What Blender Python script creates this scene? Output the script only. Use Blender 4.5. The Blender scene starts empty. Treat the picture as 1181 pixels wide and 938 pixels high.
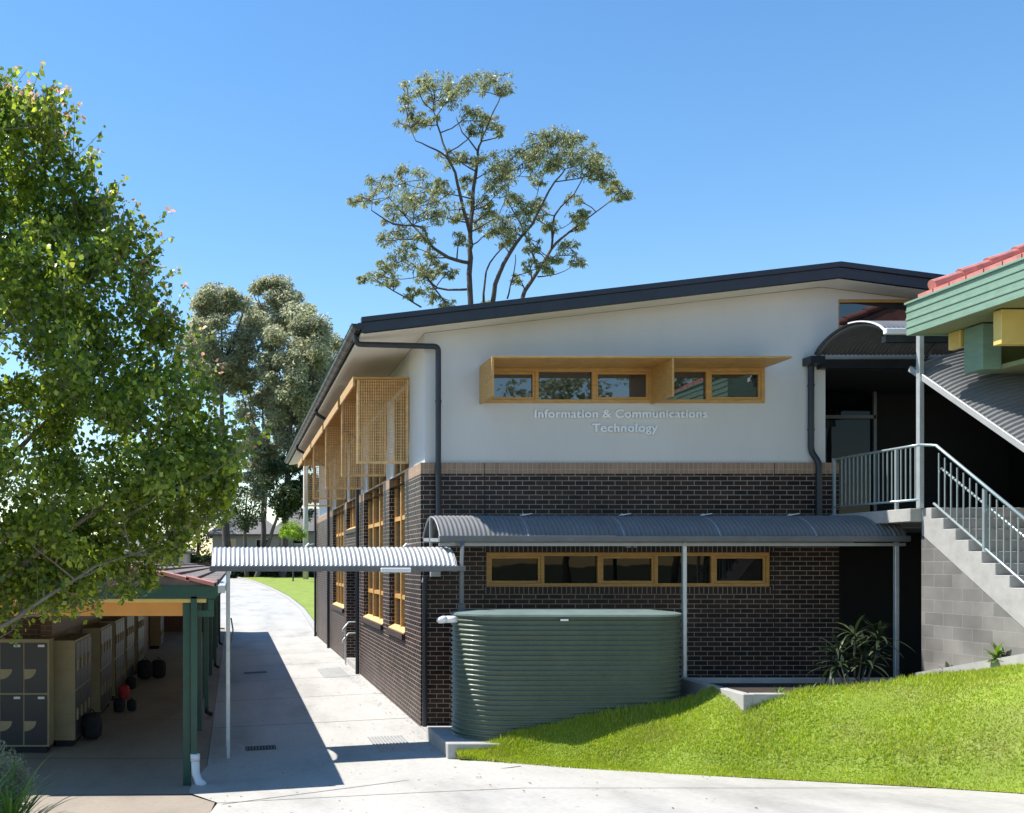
import bpy, math, random
import numpy as np
from mathutils import Vector, Matrix
random.seed(7); rng = np.random.default_rng(7)
C = bpy.context.scene
COL = C.collection
R = math.radians
# ---------------------------------------------------------------- camera, sky, sun, exposure
F = 1130.0; EYE = 2.97
cam = bpy.data.cameras.new('camera'); camo = bpy.data.objects.new('camera', cam); COL.objects.link(camo)
camo.location = (0, 0, EYE); camo.rotation_euler = (R(90), 0, 0)
cam.sensor_width = 36; cam.lens = F / 1181 * 36
cam.shift_x = (590.5 - 270) / 1181; cam.shift_y = (650 - 469) / 1181
cam.clip_start = 0.1; cam.clip_end = 3000
C.camera = camo
SUNV = Vector((-1, 0.42, 1.65)).normalized()
w = bpy.data.worlds.new('World'); C.world = w; w.use_nodes = True
nt = w.node_tree; bg = nt.nodes['Background']
sky = nt.nodes.new('ShaderNodeTexSky'); sky.sky_type = 'NISHITA'; sky.sun_disc = False
sky.sun_elevation = math.asin(SUNV.z); sky.sun_rotation = math.atan2(SUNV.x, SUNV.y)
sky.air_density = 1.15; sky.dust_density = 0.05; sky.ozone_density = 1.6; sky.altitude = 0
hsv = nt.nodes.new('ShaderNodeHueSaturation'); hsv.inputs['Saturation'].default_value = 1.25
nt.links.new(sky.outputs[0], hsv.inputs['Color']); nt.links.new(hsv.outputs[0], bg.inputs[0]); bg.inputs[1].default_value = 0.115
sl = bpy.data.lights.new('sun', 'SUN'); so = bpy.data.objects.new('sun', sl); COL.objects.link(so)
sl.energy = 4.6; sl.angle = R(0.53); sl.color = (1, 0.95, 0.87)
so.rotation_euler = SUNV.to_track_quat('Z', 'Y').to_euler(); so.location = (-20, 25, 40)
C.view_settings.view_transform = 'Standard'; C.view_settings.look = 'None'
C.view_settings.exposure = 0.85; C.view_settings.gamma = 1
C.render.engine = 'CYCLES'
C.render.resolution_x = 1024; C.render.resolution_y = 813
C.cycles.max_bounces = 8; C.cycles.transparent_max_bounces = 8

def at(px, py, Y):      # a point seen in the photo, at a known distance
    return Vector(((px - 270) / F * Y, Y, EYE + (650 - py) / F * Y))

# ---------------------------------------------------------------- materials
def newmat(name):
    m = bpy.data.materials.new(name); m.use_nodes = True
    t = m.node_tree; return m, t, t.nodes['Principled BSDF']
def N(t, kind, **kw):
    n = t.nodes.new(kind)
    for k, v in kw.items(): setattr(n, k, v)
    return n
def ramp(t, fac, stops):
    r = N(t, 'ShaderNodeValToRGB'); e = r.color_ramp.elements
    e[0].position, e[0].color = stops[0][0], (*stops[0][1], 1)
    e[1].position, e[1].color = stops[-1][0], (*stops[-1][1], 1)
    for p, c in stops[1:-1]:
        x = e.new(p); x.color = (*c, 1)
    t.links.new(fac, r.inputs[0]); return r.outputs[0]
def sc(c, f): return tuple(min(1, x * f) for x in c)
def mat(name, col, rough=0.6, metal=0.0, var=0.15, scale=3.0, bump=0.0, bscale=60, stretch=None, spec=0.5, coat=0):
    m, t, b = newmat(name)
    tc = N(t, 'ShaderNodeTexCoord'); src = tc.outputs['Object']
    if stretch:
        mp = N(t, 'ShaderNodeMapping'); mp.inputs['Scale'].default_value = stretch
        t.links.new(src, mp.inputs[0]); src = mp.outputs[0]
    nz = N(t, 'ShaderNodeTexNoise'); nz.inputs['Scale'].default_value = scale; nz.inputs['Detail'].default_value = 6
    nz.inputs['Roughness'].default_value = 0.65
    t.links.new(src, nz.inputs['Vector'])
    c = ramp(t, nz.outputs['Fac'], [(0.3, sc(col, 1 - var)), (0.5, col), (0.7, sc(col, 1 + var))])
    t.links.new(c, b.inputs['Base Color'])
    b.inputs['Roughness'].default_value = rough; b.inputs['Metallic'].default_value = metal
    b.inputs['Specular IOR Level'].default_value = spec; b.inputs['Coat Weight'].default_value = coat
    if bump:
        n2 = N(t, 'ShaderNodeTexNoise'); n2.inputs['Scale'].default_value = bscale; n2.inputs['Detail'].default_value = 4
        t.links.new(src, n2.inputs['Vector'])
        bp = N(t, 'ShaderNodeBump'); bp.inputs['Strength'].default_value = bump; bp.inputs['Distance'].default_value = 0.01
        t.links.new(n2.outputs['Fac'], bp.inputs['Height']); t.links.new(bp.outputs[0], b.inputs['Normal'])
    return m
def brickmat(name, c1, c2, mortar, bw=0.24, rh=0.086, ms=0.006, off=0.5, rough=0.45, bump=0.5, stain=0.15):
    m, t, b = newmat(name)
    tc = N(t, 'ShaderNodeTexCoord'); sp = N(t, 'ShaderNodeSeparateXYZ'); t.links.new(tc.outputs['Object'], sp.inputs[0])
    ad = N(t, 'ShaderNodeMath', operation='ADD'); t.links.new(sp.outputs[0], ad.inputs[0]); t.links.new(sp.outputs[1], ad.inputs[1])
    cb = N(t, 'ShaderNodeCombineXYZ'); t.links.new(ad.outputs[0], cb.inputs[0]); t.links.new(sp.outputs[2], cb.inputs[1])
    br = N(t, 'ShaderNodeTexBrick'); br.offset = off; br.squash = 1
    br.inputs['Scale'].default_value = 1; br.inputs['Brick Width'].default_value = bw; br.inputs['Row Height'].default_value = rh
    br.inputs['Mortar Size'].default_value = ms; br.inputs['Mortar Smooth'].default_value = 0.15
    br.inputs['Color1'].default_value = (*c1, 1); br.inputs['Color2'].default_value = (*c2, 1); br.inputs['Mortar'].default_value = (*mortar, 1)
    t.links.new(cb.outputs[0], br.inputs['Vector'])
    nz = N(t, 'ShaderNodeTexNoise'); nz.inputs['Scale'].default_value = 1.7; nz.inputs['Detail'].default_value = 7
    t.links.new(tc.outputs['Object'], nz.inputs['Vector'])
    v = ramp(t, nz.outputs['Fac'], [(0.3, (1 - stain,) * 3), (0.7, (1 + 0 * stain,) * 3)])
    mx = N(t, 'ShaderNodeMix', data_type='RGBA', blend_type='MULTIPLY'); mx.inputs[0].default_value = 1
    t.links.new(br.outputs['Color'], mx.inputs[6]); t.links.new(v, mx.inputs[7])
    t.links.new(mx.outputs[2], b.inputs['Base Color'])
    rr = N(t, 'ShaderNodeMapRange'); rr.inputs[3].default_value = rough; rr.inputs[4].default_value = 0.9
    t.links.new(br.outputs['Fac'], rr.inputs[0]); t.links.new(rr.outputs[0], b.inputs['Roughness'])
    b.inputs['Specular IOR Level'].default_value = 0.25
    bp = N(t, 'ShaderNodeBump'); bp.inputs['Strength'].default_value = bump; bp.inputs['Distance'].default_value = 0.008; bp.invert = True
    t.links.new(br.outputs['Fac'], bp.inputs['Height']); t.links.new(bp.outputs[0], b.inputs['Normal'])
    return m
def leafmat(name, cols, trans=0.45, rough=0.4, tip=None):
    m, t, b = newmat(name)
    g = N(t, 'ShaderNodeNewGeometry')
    c = ramp(t, g.outputs['Random Per Island'], cols)
    t.links.new(c, b.inputs['Base Color']); b.inputs['Roughness'].default_value = rough
    tr = N(t, 'ShaderNodeBsdfTranslucent')
    hs = N(t, 'ShaderNodeHueSaturation'); hs.inputs['Hue'].default_value = 0.485; hs.inputs['Saturation'].default_value = 1.1; hs.inputs['Value'].default_value = 2.3
    t.links.new(c, hs.inputs['Color']); t.links.new(hs.outputs[0], tr.inputs[0])
    mx = N(t, 'ShaderNodeMixShader'); mx.inputs[0].default_value = trans
    t.links.new(b.outputs[0], mx.inputs[1]); t.links.new(tr.outputs[0], mx.inputs[2])
    t.links.new(mx.outputs[0], t.nodes['Material Output'].inputs[0]); return m
def drygrass(m, col, sc_=1.1, lo=.50, hi=.72, amt=.32):
    t = m.node_tree; tc = N(t, 'ShaderNodeTexCoord'); nz = N(t, 'ShaderNodeTexNoise'); nz.inputs['Scale'].default_value = sc_; nz.inputs['Detail'].default_value = 5
    t.links.new(tc.outputs['Object'], nz.inputs['Vector']); f = ramp(t, nz.outputs['Fac'], [(lo, (0, 0, 0)), (hi, (amt,) * 3)])
    for n in list(t.nodes):
        if n.type in ('BSDF_PRINCIPLED', 'BSDF_TRANSLUCENT'):
            s_ = n.inputs[0].links[0].from_socket; mx = N(t, 'ShaderNodeMix', data_type='RGBA'); t.links.new(f, mx.inputs[0]); t.links.new(s_, mx.inputs[6]); mx.inputs[7].default_value = (*col, 1); t.links.new(mx.outputs[2], n.inputs[0])
def glassmat(name, col=(0.006, 0.008, 0.01), ior=1.9):
    m, t, b = newmat(name)
    b.inputs['Base Color'].default_value = (*col, 1); b.inputs['Roughness'].default_value = 0.015; b.inputs['IOR'].default_value = ior
    tc = N(t, 'ShaderNodeTexCoord'); nz = N(t, 'ShaderNodeTexNoise'); nz.inputs['Scale'].default_value = 1.3
    t.links.new(tc.outputs['Object'], nz.inputs['Vector'])
    bp = N(t, 'ShaderNodeBump'); bp.inputs['Strength'].default_value = 0.03; bp.inputs['Distance'].default_value = 0.05
    t.links.new(nz.outputs['Fac'], bp.inputs['Height']); t.links.new(bp.outputs[0], b.inputs['Normal']); return m

M = {}
M['brick'] = brickmat('dark_brick', (0.062, 0.031, 0.023), (0.018, 0.011, 0.0095), (0.42, 0.36, 0.305), stain=0.4)
M['band'] = brickmat('tan_soldier_brick', (0.40, 0.25, 0.16), (0.32, 0.20, 0.13), (0.45, 0.38, 0.31), bw=0.086, rh=0.26, ms=0.005, off=0, stain=0.15)
M['block'] = brickmat('concrete_block', (0.27, 0.255, 0.235), (0.19, 0.183, 0.17), (0.30, 0.285, 0.265), bw=0.40, rh=0.2, ms=0.006, rough=0.85, bump=0.35, stain=0.35)
M['redbrick'] = brickmat('red_brick', (0.16, 0.07, 0.05), (0.12, 0.055, 0.04), (0.25, 0.2, 0.17))
M['render'] = mat('white_render', (0.63, 0.615, 0.585), 0.85, var=0.05, scale=0.6, stretch=(1, 1, .35), bump=0.15, bscale=90)
M['soffit'] = mat('cream_soffit', (0.78, 0.73, 0.63), 0.7, var=0.03)
M['navy'] = mat('charcoal_metal', (0.030, 0.035, 0.045), 0.38, metal=0.3, var=0.15, scale=4)
M['gut'] = mat('gutter_metal', (0.014, 0.015, 0.017), 0.35, metal=0.0, var=0.1)
M['timber'] = mat('oiled_timber', (0.52, 0.29, 0.085), 0.5, var=0.22, scale=5, stretch=(1, 1, 6), bump=0.15)
M['timberp'] = mat('pale_timber', (0.66, 0.42, 0.17), 0.5, var=0.15, scale=6)
M['screen'] = mat('timber_batten', (0.78, 0.50, 0.22), 0.55, var=0.25, scale=9)
M['glass'] = glassmat('dark_glass')
M['glass2'] = glassmat('reflective_glass', (0.01, 0.015, 0.02), 2.3)
M['glassd'] = glassmat('shaded_glass', (0.004, 0.005, 0.006), 1.28)
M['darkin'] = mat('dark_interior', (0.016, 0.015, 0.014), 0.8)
M['letter'] = mat('brushed_letter', (0.85, 0.87, 0.89), 0.4, metal=0.0, var=0.04)
M['galv'] = mat('galvanised_sheet', (0.42, 0.43, 0.43), 0.45, metal=0.25, var=0.10, scale=2.5, bump=0.05)
M['galvv'] = mat('shaded_galvanised_sheet', (0.145, 0.15, 0.155), 0.65, metal=0.0, var=0.12, scale=2.0, spec=0.25)  # darker copy of the galvanised sheet, shade put into its colour
M['galvd'] = mat('weathered_sheet', (0.34, 0.35, 0.36), 0.5, metal=0.5, var=0.12)
M['grey'] = mat('grey_painted_steel', (0.13, 0.135, 0.14), 0.45, metal=0.2)
M['post'] = mat('galvanised_post', (0.55, 0.58, 0.58), 0.45, metal=0.5, var=0.12, scale=8)
M['rail'] = mat('silver_rail', (0.46, 0.55, 0.57), 0.35, metal=0.55, var=0.08)
M['tank'] = mat('green_tank_steel', (0.080, 0.108, 0.075), 0.45, var=0.12, scale=2, coat=0.1)
M['tanktop'] = mat('tank_lid_steel', (0.22, 0.29, 0.27), 0.4, metal=0.3)
M['pvc'] = mat('white_pvc', (0.78, 0.79, 0.80), 0.35, var=0.04)
M['green'] = mat('heritage_green_paint', (0.020, 0.075, 0.052), 0.45, var=0.15, scale=5)
M['sage'] = mat('sage_green_paint', (0.19, 0.30, 0.22), 0.5, var=0.12, scale=5, stretch=(1, 1, 3), bump=0.1)
M['sage2'] = mat('olive_soffit_paint', (0.24, 0.27, 0.13), 0.6, var=0.1)
M['orange'] = mat('orange_beam', (0.68, 0.29, 0.06), 0.5, var=0.08)
M['yellow'] = mat('yellow_paint', (0.70, 0.52, 0.16), 0.5, var=0.1)
M['cream'] = mat('cream_steel', (0.29, 0.23, 0.125), 0.5, var=0.12, scale=3)
M['lockdoor'] = mat('locker_door', (0.018, 0.022, 0.026), 0.4)
M['black'] = mat('black_fabric', (0.012, 0.012, 0.014), 0.8)
M['redfab'] = mat('red_fabric', (0.45, 0.03, 0.03), 0.7)
M['label'] = mat('label_white', (0.7, 0.7, 0.7), 0.5)
M['plastic'] = mat('grey_plastic', (0.35, 0.36, 0.36), 0.4)
M['bark'] = mat('gum_bark', (0.10, 0.08, 0.07), 0.9, var=0.45, scale=3, stretch=(3, 3, 0.6), bump=0.4, bscale=15)
M['barkg'] = mat('grey_bark', (0.20, 0.17, 0.14), 0.85, var=0.3, scale=6, bump=0.3, bscale=30)
M['soil'] = mat('dark_soil', (0.03, 0.022, 0.016), 0.95, var=0.4, scale=8, bump=0.6)
M['grate'] = mat('steel_grate', (0.10, 0.10, 0.10), 0.5, metal=0.4)
M['pole'] = mat('weathered_pole', (0.42, 0.40, 0.36), 0.85, var=0.2, stretch=(4, 4, 0.5), scale=3)
M['house'] = mat('beige_weatherboard', (0.42, 0.38, 0.33), 0.8, var=0.06)
M['hroof'] = mat('grey_tile_roof', (0.16, 0.155, 0.15), 0.8, var=0.15, scale=2)
def tilemat():
    m, t, b = newmat('shed_tiles')
    g = N(t, 'ShaderNodeNewGeometry')
    c = ramp(t, g.outputs['Random Per Island'], [(0.0, (0.12, 0.115, 0.11)), (0.4, (0.19, 0.17, 0.16)), (0.85, (0.25, 0.20, 0.185)), (0.97, (0.45, 0.24, 0.20))])
    tc = N(t, 'ShaderNodeTexCoord'); nz = N(t, 'ShaderNodeTexNoise'); nz.inputs['Scale'].default_value = 6; nz.inputs['Detail'].default_value = 8
    t.links.new(tc.outputs['Object'], nz.inputs['Vector'])
    v = ramp(t, nz.outputs['Fac'], [(0.35, (0.6,) * 3), (0.65, (1.0,) * 3)])
    mx = N(t, 'ShaderNodeMix', data_type='RGBA', blend_type='MULTIPLY'); mx.inputs[0].default_value = 1
    t.links.new(c, mx.inputs[6]); t.links.new(v, mx.inputs[7]); t.links.new(mx.outputs[2], b.inputs['Base Color'])
    b.inputs['Roughness'].default_value = 0.85; return m
M['tile'] = tilemat()
M['pinktile'] = mat('pink_glazed_tile', (0.52, 0.21, 0.17), 0.5, var=0.2, scale=7)
M['redtile'] = mat('red_glazed_tile', (0.50, 0.20, 0.165), 0.5, var=0.25, scale=6)
def concmat(name, col, joints=True):
    m, t, b = newmat(name)
    tc = N(t, 'ShaderNodeTexCoord')
    n1 = N(t, 'ShaderNodeTexNoise'); n1.inputs['Scale'].default_value = 0.9; n1.inputs['Detail'].default_value = 8; n1.inputs['Roughness'].default_value = 0.6
    n2 = N(t, 'ShaderNodeTexNoise'); n2.inputs['Scale'].default_value = 14; n2.inputs['Detail'].default_value = 8
    n3 = N(t, 'ShaderNodeTexNoise'); n3.inputs['Scale'].default_value = 220
    mp = N(t, 'ShaderNodeMapping'); mp.inputs['Scale'].default_value = (1, 0.35, 1); t.links.new(tc.outputs['Object'], mp.inputs[0])
    t.links.new(mp.outputs[0], n1.inputs['Vector'])
    for n in (n2, n3): t.links.new(tc.outputs['Object'], n.inputs['Vector'])
    c1 = ramp(t, n1.outputs['Fac'], [(0.30, sc(col, 0.72)), (0.48, sc(col, 0.95)), (0.70, sc(col, 1.08))])
    c2 = ramp(t, n2.outputs['Fac'], [(0.3, (0.88,) * 3), (0.6, (1,) * 3)])
    mx = N(t, 'ShaderNodeMix', data_type='RGBA', blend_type='MULTIPLY'); mx.inputs[0].default_value = 1
    t.links.new(c1, mx.inputs[6]); t.links.new(c2, mx.inputs[7]); t.links.new(mx.outputs[2], b.inputs['Base Color'])
    b.inputs['Roughness'].default_value = 0.85
    bp = N(t, 'ShaderNodeBump'); bp.inputs['Strength'].default_value = 0.25; bp.inputs['Distance'].default_value = 0.004
    t.links.new(n3.outputs['Fac'], bp.inputs['Height']); t.links.new(bp.outputs[0], b.inputs['Normal']); return m
M['conc'] = concmat('path_concrete', (0.44, 0.43, 0.41))
M['conc2'] = concmat('driveway_concrete', (0.43, 0.415, 0.385))
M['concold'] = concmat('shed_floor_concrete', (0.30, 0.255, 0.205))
M['concw'] = mat('cast_concrete', (0.38, 0.37, 0.35), 0.85, var=0.15, scale=4, bump=0.2)
M['lawn'] = mat('lawn', (0.20, 0.27, 0.03), 0.9, var=0.25, scale=1.2, bump=0.6, bscale=90)
M['earth'] = mat('dry_ground', (0.12, 0.13, 0.06), 0.95, var=0.35, scale=0.15)
M['blade'] = leafmat('grass_blades', [(0, (0.165, 0.25, 0.023)), (0.6, (0.27, 0.36, 0.036)), (0.9, (0.37, 0.42, 0.07)), (1, (0.48, 0.42, 0.21))], 0.42, 0.5)
drygrass(M['blade'], (0.34, 0.33, 0.12)); drygrass(M['lawn'], (0.26, 0.25, 0.10))
M['leafF'] = leafmat('tallow_leaves', [(0, (0.055, 0.10, 0.022)), (0.5, (0.13, 0.19, 0.03)), (0.85, (0.24, 0.31, 0.045)), (1, (0.38, 0.43, 0.10))], 0.5, 0.35)
M['leafR'] = leafmat('young_red_leaves', [(0, (0.18, 0.24, 0.06)), (0.5, (0.36, 0.26, 0.14)), (1, (0.50, 0.28, 0.22))], 0.5, 0.35)
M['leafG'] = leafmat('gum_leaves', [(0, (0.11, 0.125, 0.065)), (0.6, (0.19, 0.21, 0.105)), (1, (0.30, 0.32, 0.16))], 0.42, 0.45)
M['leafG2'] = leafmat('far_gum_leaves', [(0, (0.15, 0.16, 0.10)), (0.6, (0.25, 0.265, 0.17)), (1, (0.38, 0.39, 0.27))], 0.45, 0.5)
M['leafD'] = leafmat('dark_leaves', [(0, (0.015, 0.030, 0.010)), (1, (0.05, 0.08, 0.02))], 0.2, 0.5)
M['leafB'] = leafmat('bright_leaves', [(0, (0.10, 0.19, 0.02)), (1, (0.22, 0.32, 0.04))], 0.4, 0.5)
M['leafP'] = leafmat('palm_leaves', [(0, (0.010, 0.022, 0.010)), (0.85, (0.025, 0.045, 0.014)), (1, (0.09, 0.10, 0.03))], 0.15, 0.5)
M['leafW'] = leafmat('grey_shrub_leaves', [(0, (0.12, 0.15, 0.09)), (1, (0.26, 0.29, 0.19))], 0.25, 0.6)
M['leafS'] = leafmat('strappy_leaves', [(0, (0.06, 0.13, 0.02)), (1, (0.18, 0.27, 0.05))], 0.35, 0.4)

# ---------------------------------------------------------------- mesh helpers
class MB:
    def __init__(s): s.v = []; s.f = []
    def add(s, vs, fs):
        o = len(s.v); s.v += [tuple(v) for v in vs]; s.f += [tuple(i + o for i in f) for f in fs]; return s
    def quad(s, a, b, c, d): return s.add([a, b, c, d], [(0, 1, 2, 3)])
    def box(s, x0, x1, y0, y1, z0, z1):
        return s.add([(x0, y0, z0), (x1, y0, z0), (x1, y1, z0), (x0, y1, z0), (x0, y0, z1), (x1, y0, z1), (x1, y1, z1), (x0, y1, z1)],
                     [(0, 3, 2, 1), (4, 5, 6, 7), (0, 1, 5, 4), (1, 2, 6, 5), (2, 3, 7, 6), (3, 0, 4, 7)])
    def bar(s, p, q, w, h, up=(0, 0, 1)):      # rectangular bar between two points
        p, q = Vector(p), Vector(q); d = (q - p).normalized(); u = Vector(up)
        sd = d.cross(u)
        if sd.length < 1e-4: sd = d.cross(Vector((0, 1, 0)))
        sd.normalize(); u = sd.cross(d).normalized()
        vs = []
        for e in (p, q):
            for a, b in ((-1, -1), (1, -1), (1, 1), (-1, 1)): vs.append(e + sd * a * w / 2 + u * b * h / 2)
        return s.add(vs, [(3, 2, 1, 0), (4, 5, 6, 7), (0, 1, 5, 4), (1, 2, 6, 5), (2, 3, 7, 6), (3, 0, 4, 7)])
    def tube(s, pts, r, n=10, cap=True):
        pts = [Vector(p) for p in pts]; k = len(pts)
        rs = r if isinstance(r, (list, tuple)) else [r] * k
        prev = None; vs = []; fs = []
        for i, p in enumerate(pts):
            d = (pts[min(i + 1, k - 1)] - pts[max(i - 1, 0)]).normalized()
            a = prev if prev is not None else (Vector((0, 0, 1)) if abs(d.z) < 0.9 else Vector((1, 0, 0)))
            a = (a - d * a.dot(d)); a = a.normalized() if a.length > 1e-5 else d.orthogonal().normalized()
            prev = a; b = d.cross(a)
            for j in range(n):
                t = 2 * math.pi * j / n; vs.append(p + (a * math.cos(t) + b * math.sin(t)) * rs[i])
        for i in range(k - 1):
            for j in range(n):
                fs.append((i * n + j, i * n + (j + 1) % n, (i + 1) * n + (j + 1) % n, (i + 1) * n + j))
        if cap: fs.append(tuple(range(n))[::-1]); fs.append(tuple((k - 1) * n + j for j in range(n)))
        return s.add(vs, fs)
    def prism(s, poly, axis, a, b):             # polygon given in the two other axes, extruded along one axis
        n = len(poly)
        def P(u, v, t): return {'x': (t, u, v), 'y': (u, t, v), 'z': (u, v, t)}[axis]
        vs = [P(u, v, a) for u, v in poly] + [P(u, v, b) for u, v in poly]
        fs = [tuple(range(n)), tuple(range(2 * n - 1, n - 1, -1))] + [(i, i + n, (i + 1) % n + n, (i + 1) % n) for i in range(n)]
        return s.add(vs, fs)
    def grid(s, P, nu, nv, closed=False):
        vs = [P(i, j) for i in range(nu) for j in range(nv)]
        fs = [(i * nv + j, (i + 1) * nv + j, (i + 1) * nv + (j + 1) % nv, i * nv + (j + 1) % nv) for i in range(nu - 1) for j in range(nv if closed else nv - 1)]
        return s.add(vs, fs)
    def build(s, name, m, parent=None, smooth=False, recalc=True, bevel=0):
        me = bpy.data.meshes.new(name); me.from_pydata([tuple(v) for v in s.v], [], s.f)
        if recalc:
            import bmesh
            bm = bmesh.new(); bm.from_mesh(me); bmesh.ops.recalc_face_normals(bm, faces=bm.faces)
            if bevel: bmesh.ops.bevel(bm, geom=[e for e in bm.edges if e.is_manifold and e.calc_face_angle(0) > 0.6], offset=bevel, segments=1, affect='EDGES')
            bm.to_mesh(me); bm.free()
        me.materials.append(m if not isinstance(m, str) else M[m])
        if smooth: me.polygons.foreach_set('use_smooth', [True] * len(me.polygons))
        o = bpy.data.objects.new(name, me); COL.objects.link(o)
        if parent is not None:
            o.parent = parent
            if parent.parent is None: o.matrix_parent_inverse = Matrix.Translation(-Vector(parent.location))
        return o
def nparray_mesh(name, V, Fq, m, parent=None, smooth=False):
    me = bpy.data.meshes.new(name); k = Fq.shape[1]
    me.vertices.add(len(V)); me.vertices.foreach_set('co', V.astype(np.float32).ravel())
    me.loops.add(Fq.size); me.loops.foreach_set('vertex_index', Fq.astype(np.int32).ravel())
    me.polygons.add(len(Fq)); me.polygons.foreach_set('loop_start', np.arange(0, Fq.size, k, dtype=np.int32))
    me.polygons.foreach_set('loop_total', np.full(len(Fq), k, dtype=np.int32))
    me.update(); me.validate()
    me.materials.append(M[m])
    if smooth: me.polygons.foreach_set('use_smooth', [True] * len(me.polygons))
    o = bpy.data.objects.new(name, me); COL.objects.link(o)
    if parent is not None:
        o.parent = parent; o.matrix_parent_inverse = Matrix.Translation(-Vector(parent.location))
    return o
def tag(o, label=None, cat=None, group=None, kind=None):
    if label: o['label'] = label
    if cat: o['category'] = cat
    if group: o['group'] = group
    if kind: o['kind'] = kind
    return o
def thing(name, loc, label, cat, group=None):
    o = bpy.data.objects.new(name, None); COL.objects.link(o); o.location = loc; o.empty_display_size = 0.3
    return tag(o, label, cat, group)
def copy_part(o, offset, parent=None):          # a copy of a part (mesh shared) moved by offset, with its sub-parts
    c = o.copy(); COL.objects.link(c); c.parent = parent if parent is not None else o.parent
    c.matrix_parent_inverse = o.matrix_parent_inverse.copy(); c.location = Vector(o.location) + Vector(offset)
    for ch in [x for x in o.children]:
        d = ch.copy(); COL.objects.link(d); d.parent = c
    return c

# ---------------------------------------------------------------- the lie of the land
def clamp(x, a=0, b=1): return max(a, min(b, x))
def G(x, y):
    if y < 14: z = 0.1 * (14 - y)
    elif y < 40: z = 0
    elif y < 110: z = 0.02 * (y - 40)
    else: z = 1.4
    z = min(z, 1.4)
    if y < 45: z -= 0.2 * clamp((3.4 - x) / 3.9) * clamp((45 - y) / 5)
    return z
def sheet(name, xs, ys, off, m, label=None, keep=None):
    mb = MB(); nx, ny = len(xs), len(ys)
    vs = [(x, y, G(x, y) + off) for x in xs for y in ys]; fs = []
    for i in range(nx - 1):
        for j in range(ny - 1):
            fs.append((i * ny + j, (i + 1) * ny + j, (i + 1) * ny + j + 1, i * ny + j + 1))
    mb.add(vs, fs); o = mb.build(name, m); tag(o, kind='structure'); return o
xs = [-900, -300, -100, -40, -20, -10, -6, -4, -2, -0.5, 1, 2, 3.4, 6, 12, 20, 60, 150, 400, 900]
ys = [-900, -300, -60, -20, 0, 4, 8, 11, 14, 20, 30, 40, 42, 45, 60, 85, 110, 200, 400, 1200, 2500]
sheet('ground', xs, ys, -0.06, 'earth')
# path beside the building, with slab joints cut as real gaps over a darker base
def strip(name, poly_l, poly_r, ys, off, m):
    """ a slab between two boundary functions x(y) """
    mb = MB(); n = 7
    for a, b in zip(ys[:-1], ys[1:]):
        ya, yb = a + 0.016, b - 0.016; k = max(1, int((yb - ya) / 0.8))
        rows = [ya + (yb - ya) * i / k for i in range(k + 1)]
        vs = []
        for y in rows:
            for j in range(n + 1):
                x = poly_l(y) + (poly_r(y) - poly_l(y)) * j / n; vs.append((x, y, G(x, y) + off))
        mb.add(vs, [(i * (n + 1) + j, i * (n + 1) + j + 1, (i + 1) * (n + 1) + j + 1, (i + 1) * (n + 1) + j) for i in range(k) for j in range(n)])
    o = mb.build(name, m, recalc=False); tag(o, kind='structure'); return o
def interp(pts):
    ps = sorted(pts)
    def f(y):
        if y <= ps[0][0]: return ps[0][1]
        for (a, u), (b, v) in zip(ps[:-1], ps[1:]):
            if y <= b: return u + (v - u) * (y - a) / (b - a)
        return ps[-1][1]
    return f
kerbx = interp([(40, 3.38), (43, 3.45), (47, 3.55), (56, 3.75), (68, 3.6), (77, 3.2), (84, 2.8), (92, 2.2), (100, 1.5), (108, 0.3)])
strip('path', lambda y: -0.42, lambda y: 3.40, [15.3, 18.9, 22.5, 26.1, 29.7, 33.3, 36.9, 40.5], -0.008, 'conc')
strip('road', lambda y: -6 if y > 45 else -0.42, lambda y: kerbx(y), [40.5, 43.5, 52, 60, 70, 80, 90, 100, 107], -0.008, 'conc2')
strip('shed_pavement', lambda y: -9, lambda y: -0.43, [13.1, 16, 20, 24, 28, 32, 36, 40, 44], -0.012, 'concold')
def edge_r(y):     # driveway's grass side
    return interp([(3, 22.0), (8, 14.0), (11.6, 9.35), (12.2, 8.6), (13.2, 6.9), (14.3, 4.8), (14.85, 3.6), (15.0, 3.45), (15.3, 3.38)])(y)
strip('driveway', lambda y: interp([(5, -0.9), (12.2, -0.2), (13.0, -0.55), (13.6, -0.72), (15.3, -0.42)])(y), edge_r, [2, 6.5, 9.6, 12.15, 15.294], 0.0, 'conc2')
strip('old_pavement', lambda y: -9, lambda y: interp([(5, -0.91), (12.2, -0.21), (13.0, -0.56), (13.1, -0.6)])(y), [2, 9, 13.1], -0.012, 'concold')
jt = MB(); pa, pb = Vector((-.15, 12.0, 0)), Vector((4.2, 14.35, 0)); dj = (pb - pa).normalized(); nj = Vector((-dj.y, dj.x, 0)) * .011
for k in range(20):
    u, v_ = pa.lerp(pb, k / 20), pa.lerp(pb, (k + 1) / 20); q4 = [u - nj, v_ - nj, v_ + nj, u + nj]; jt.add([(p.x, p.y, G(p.x, p.y) + .004) for p in q4], [(0, 1, 2, 3)])
tag(jt.build('slab_joint', 'grate', recalc=False), kind='structure')
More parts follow.
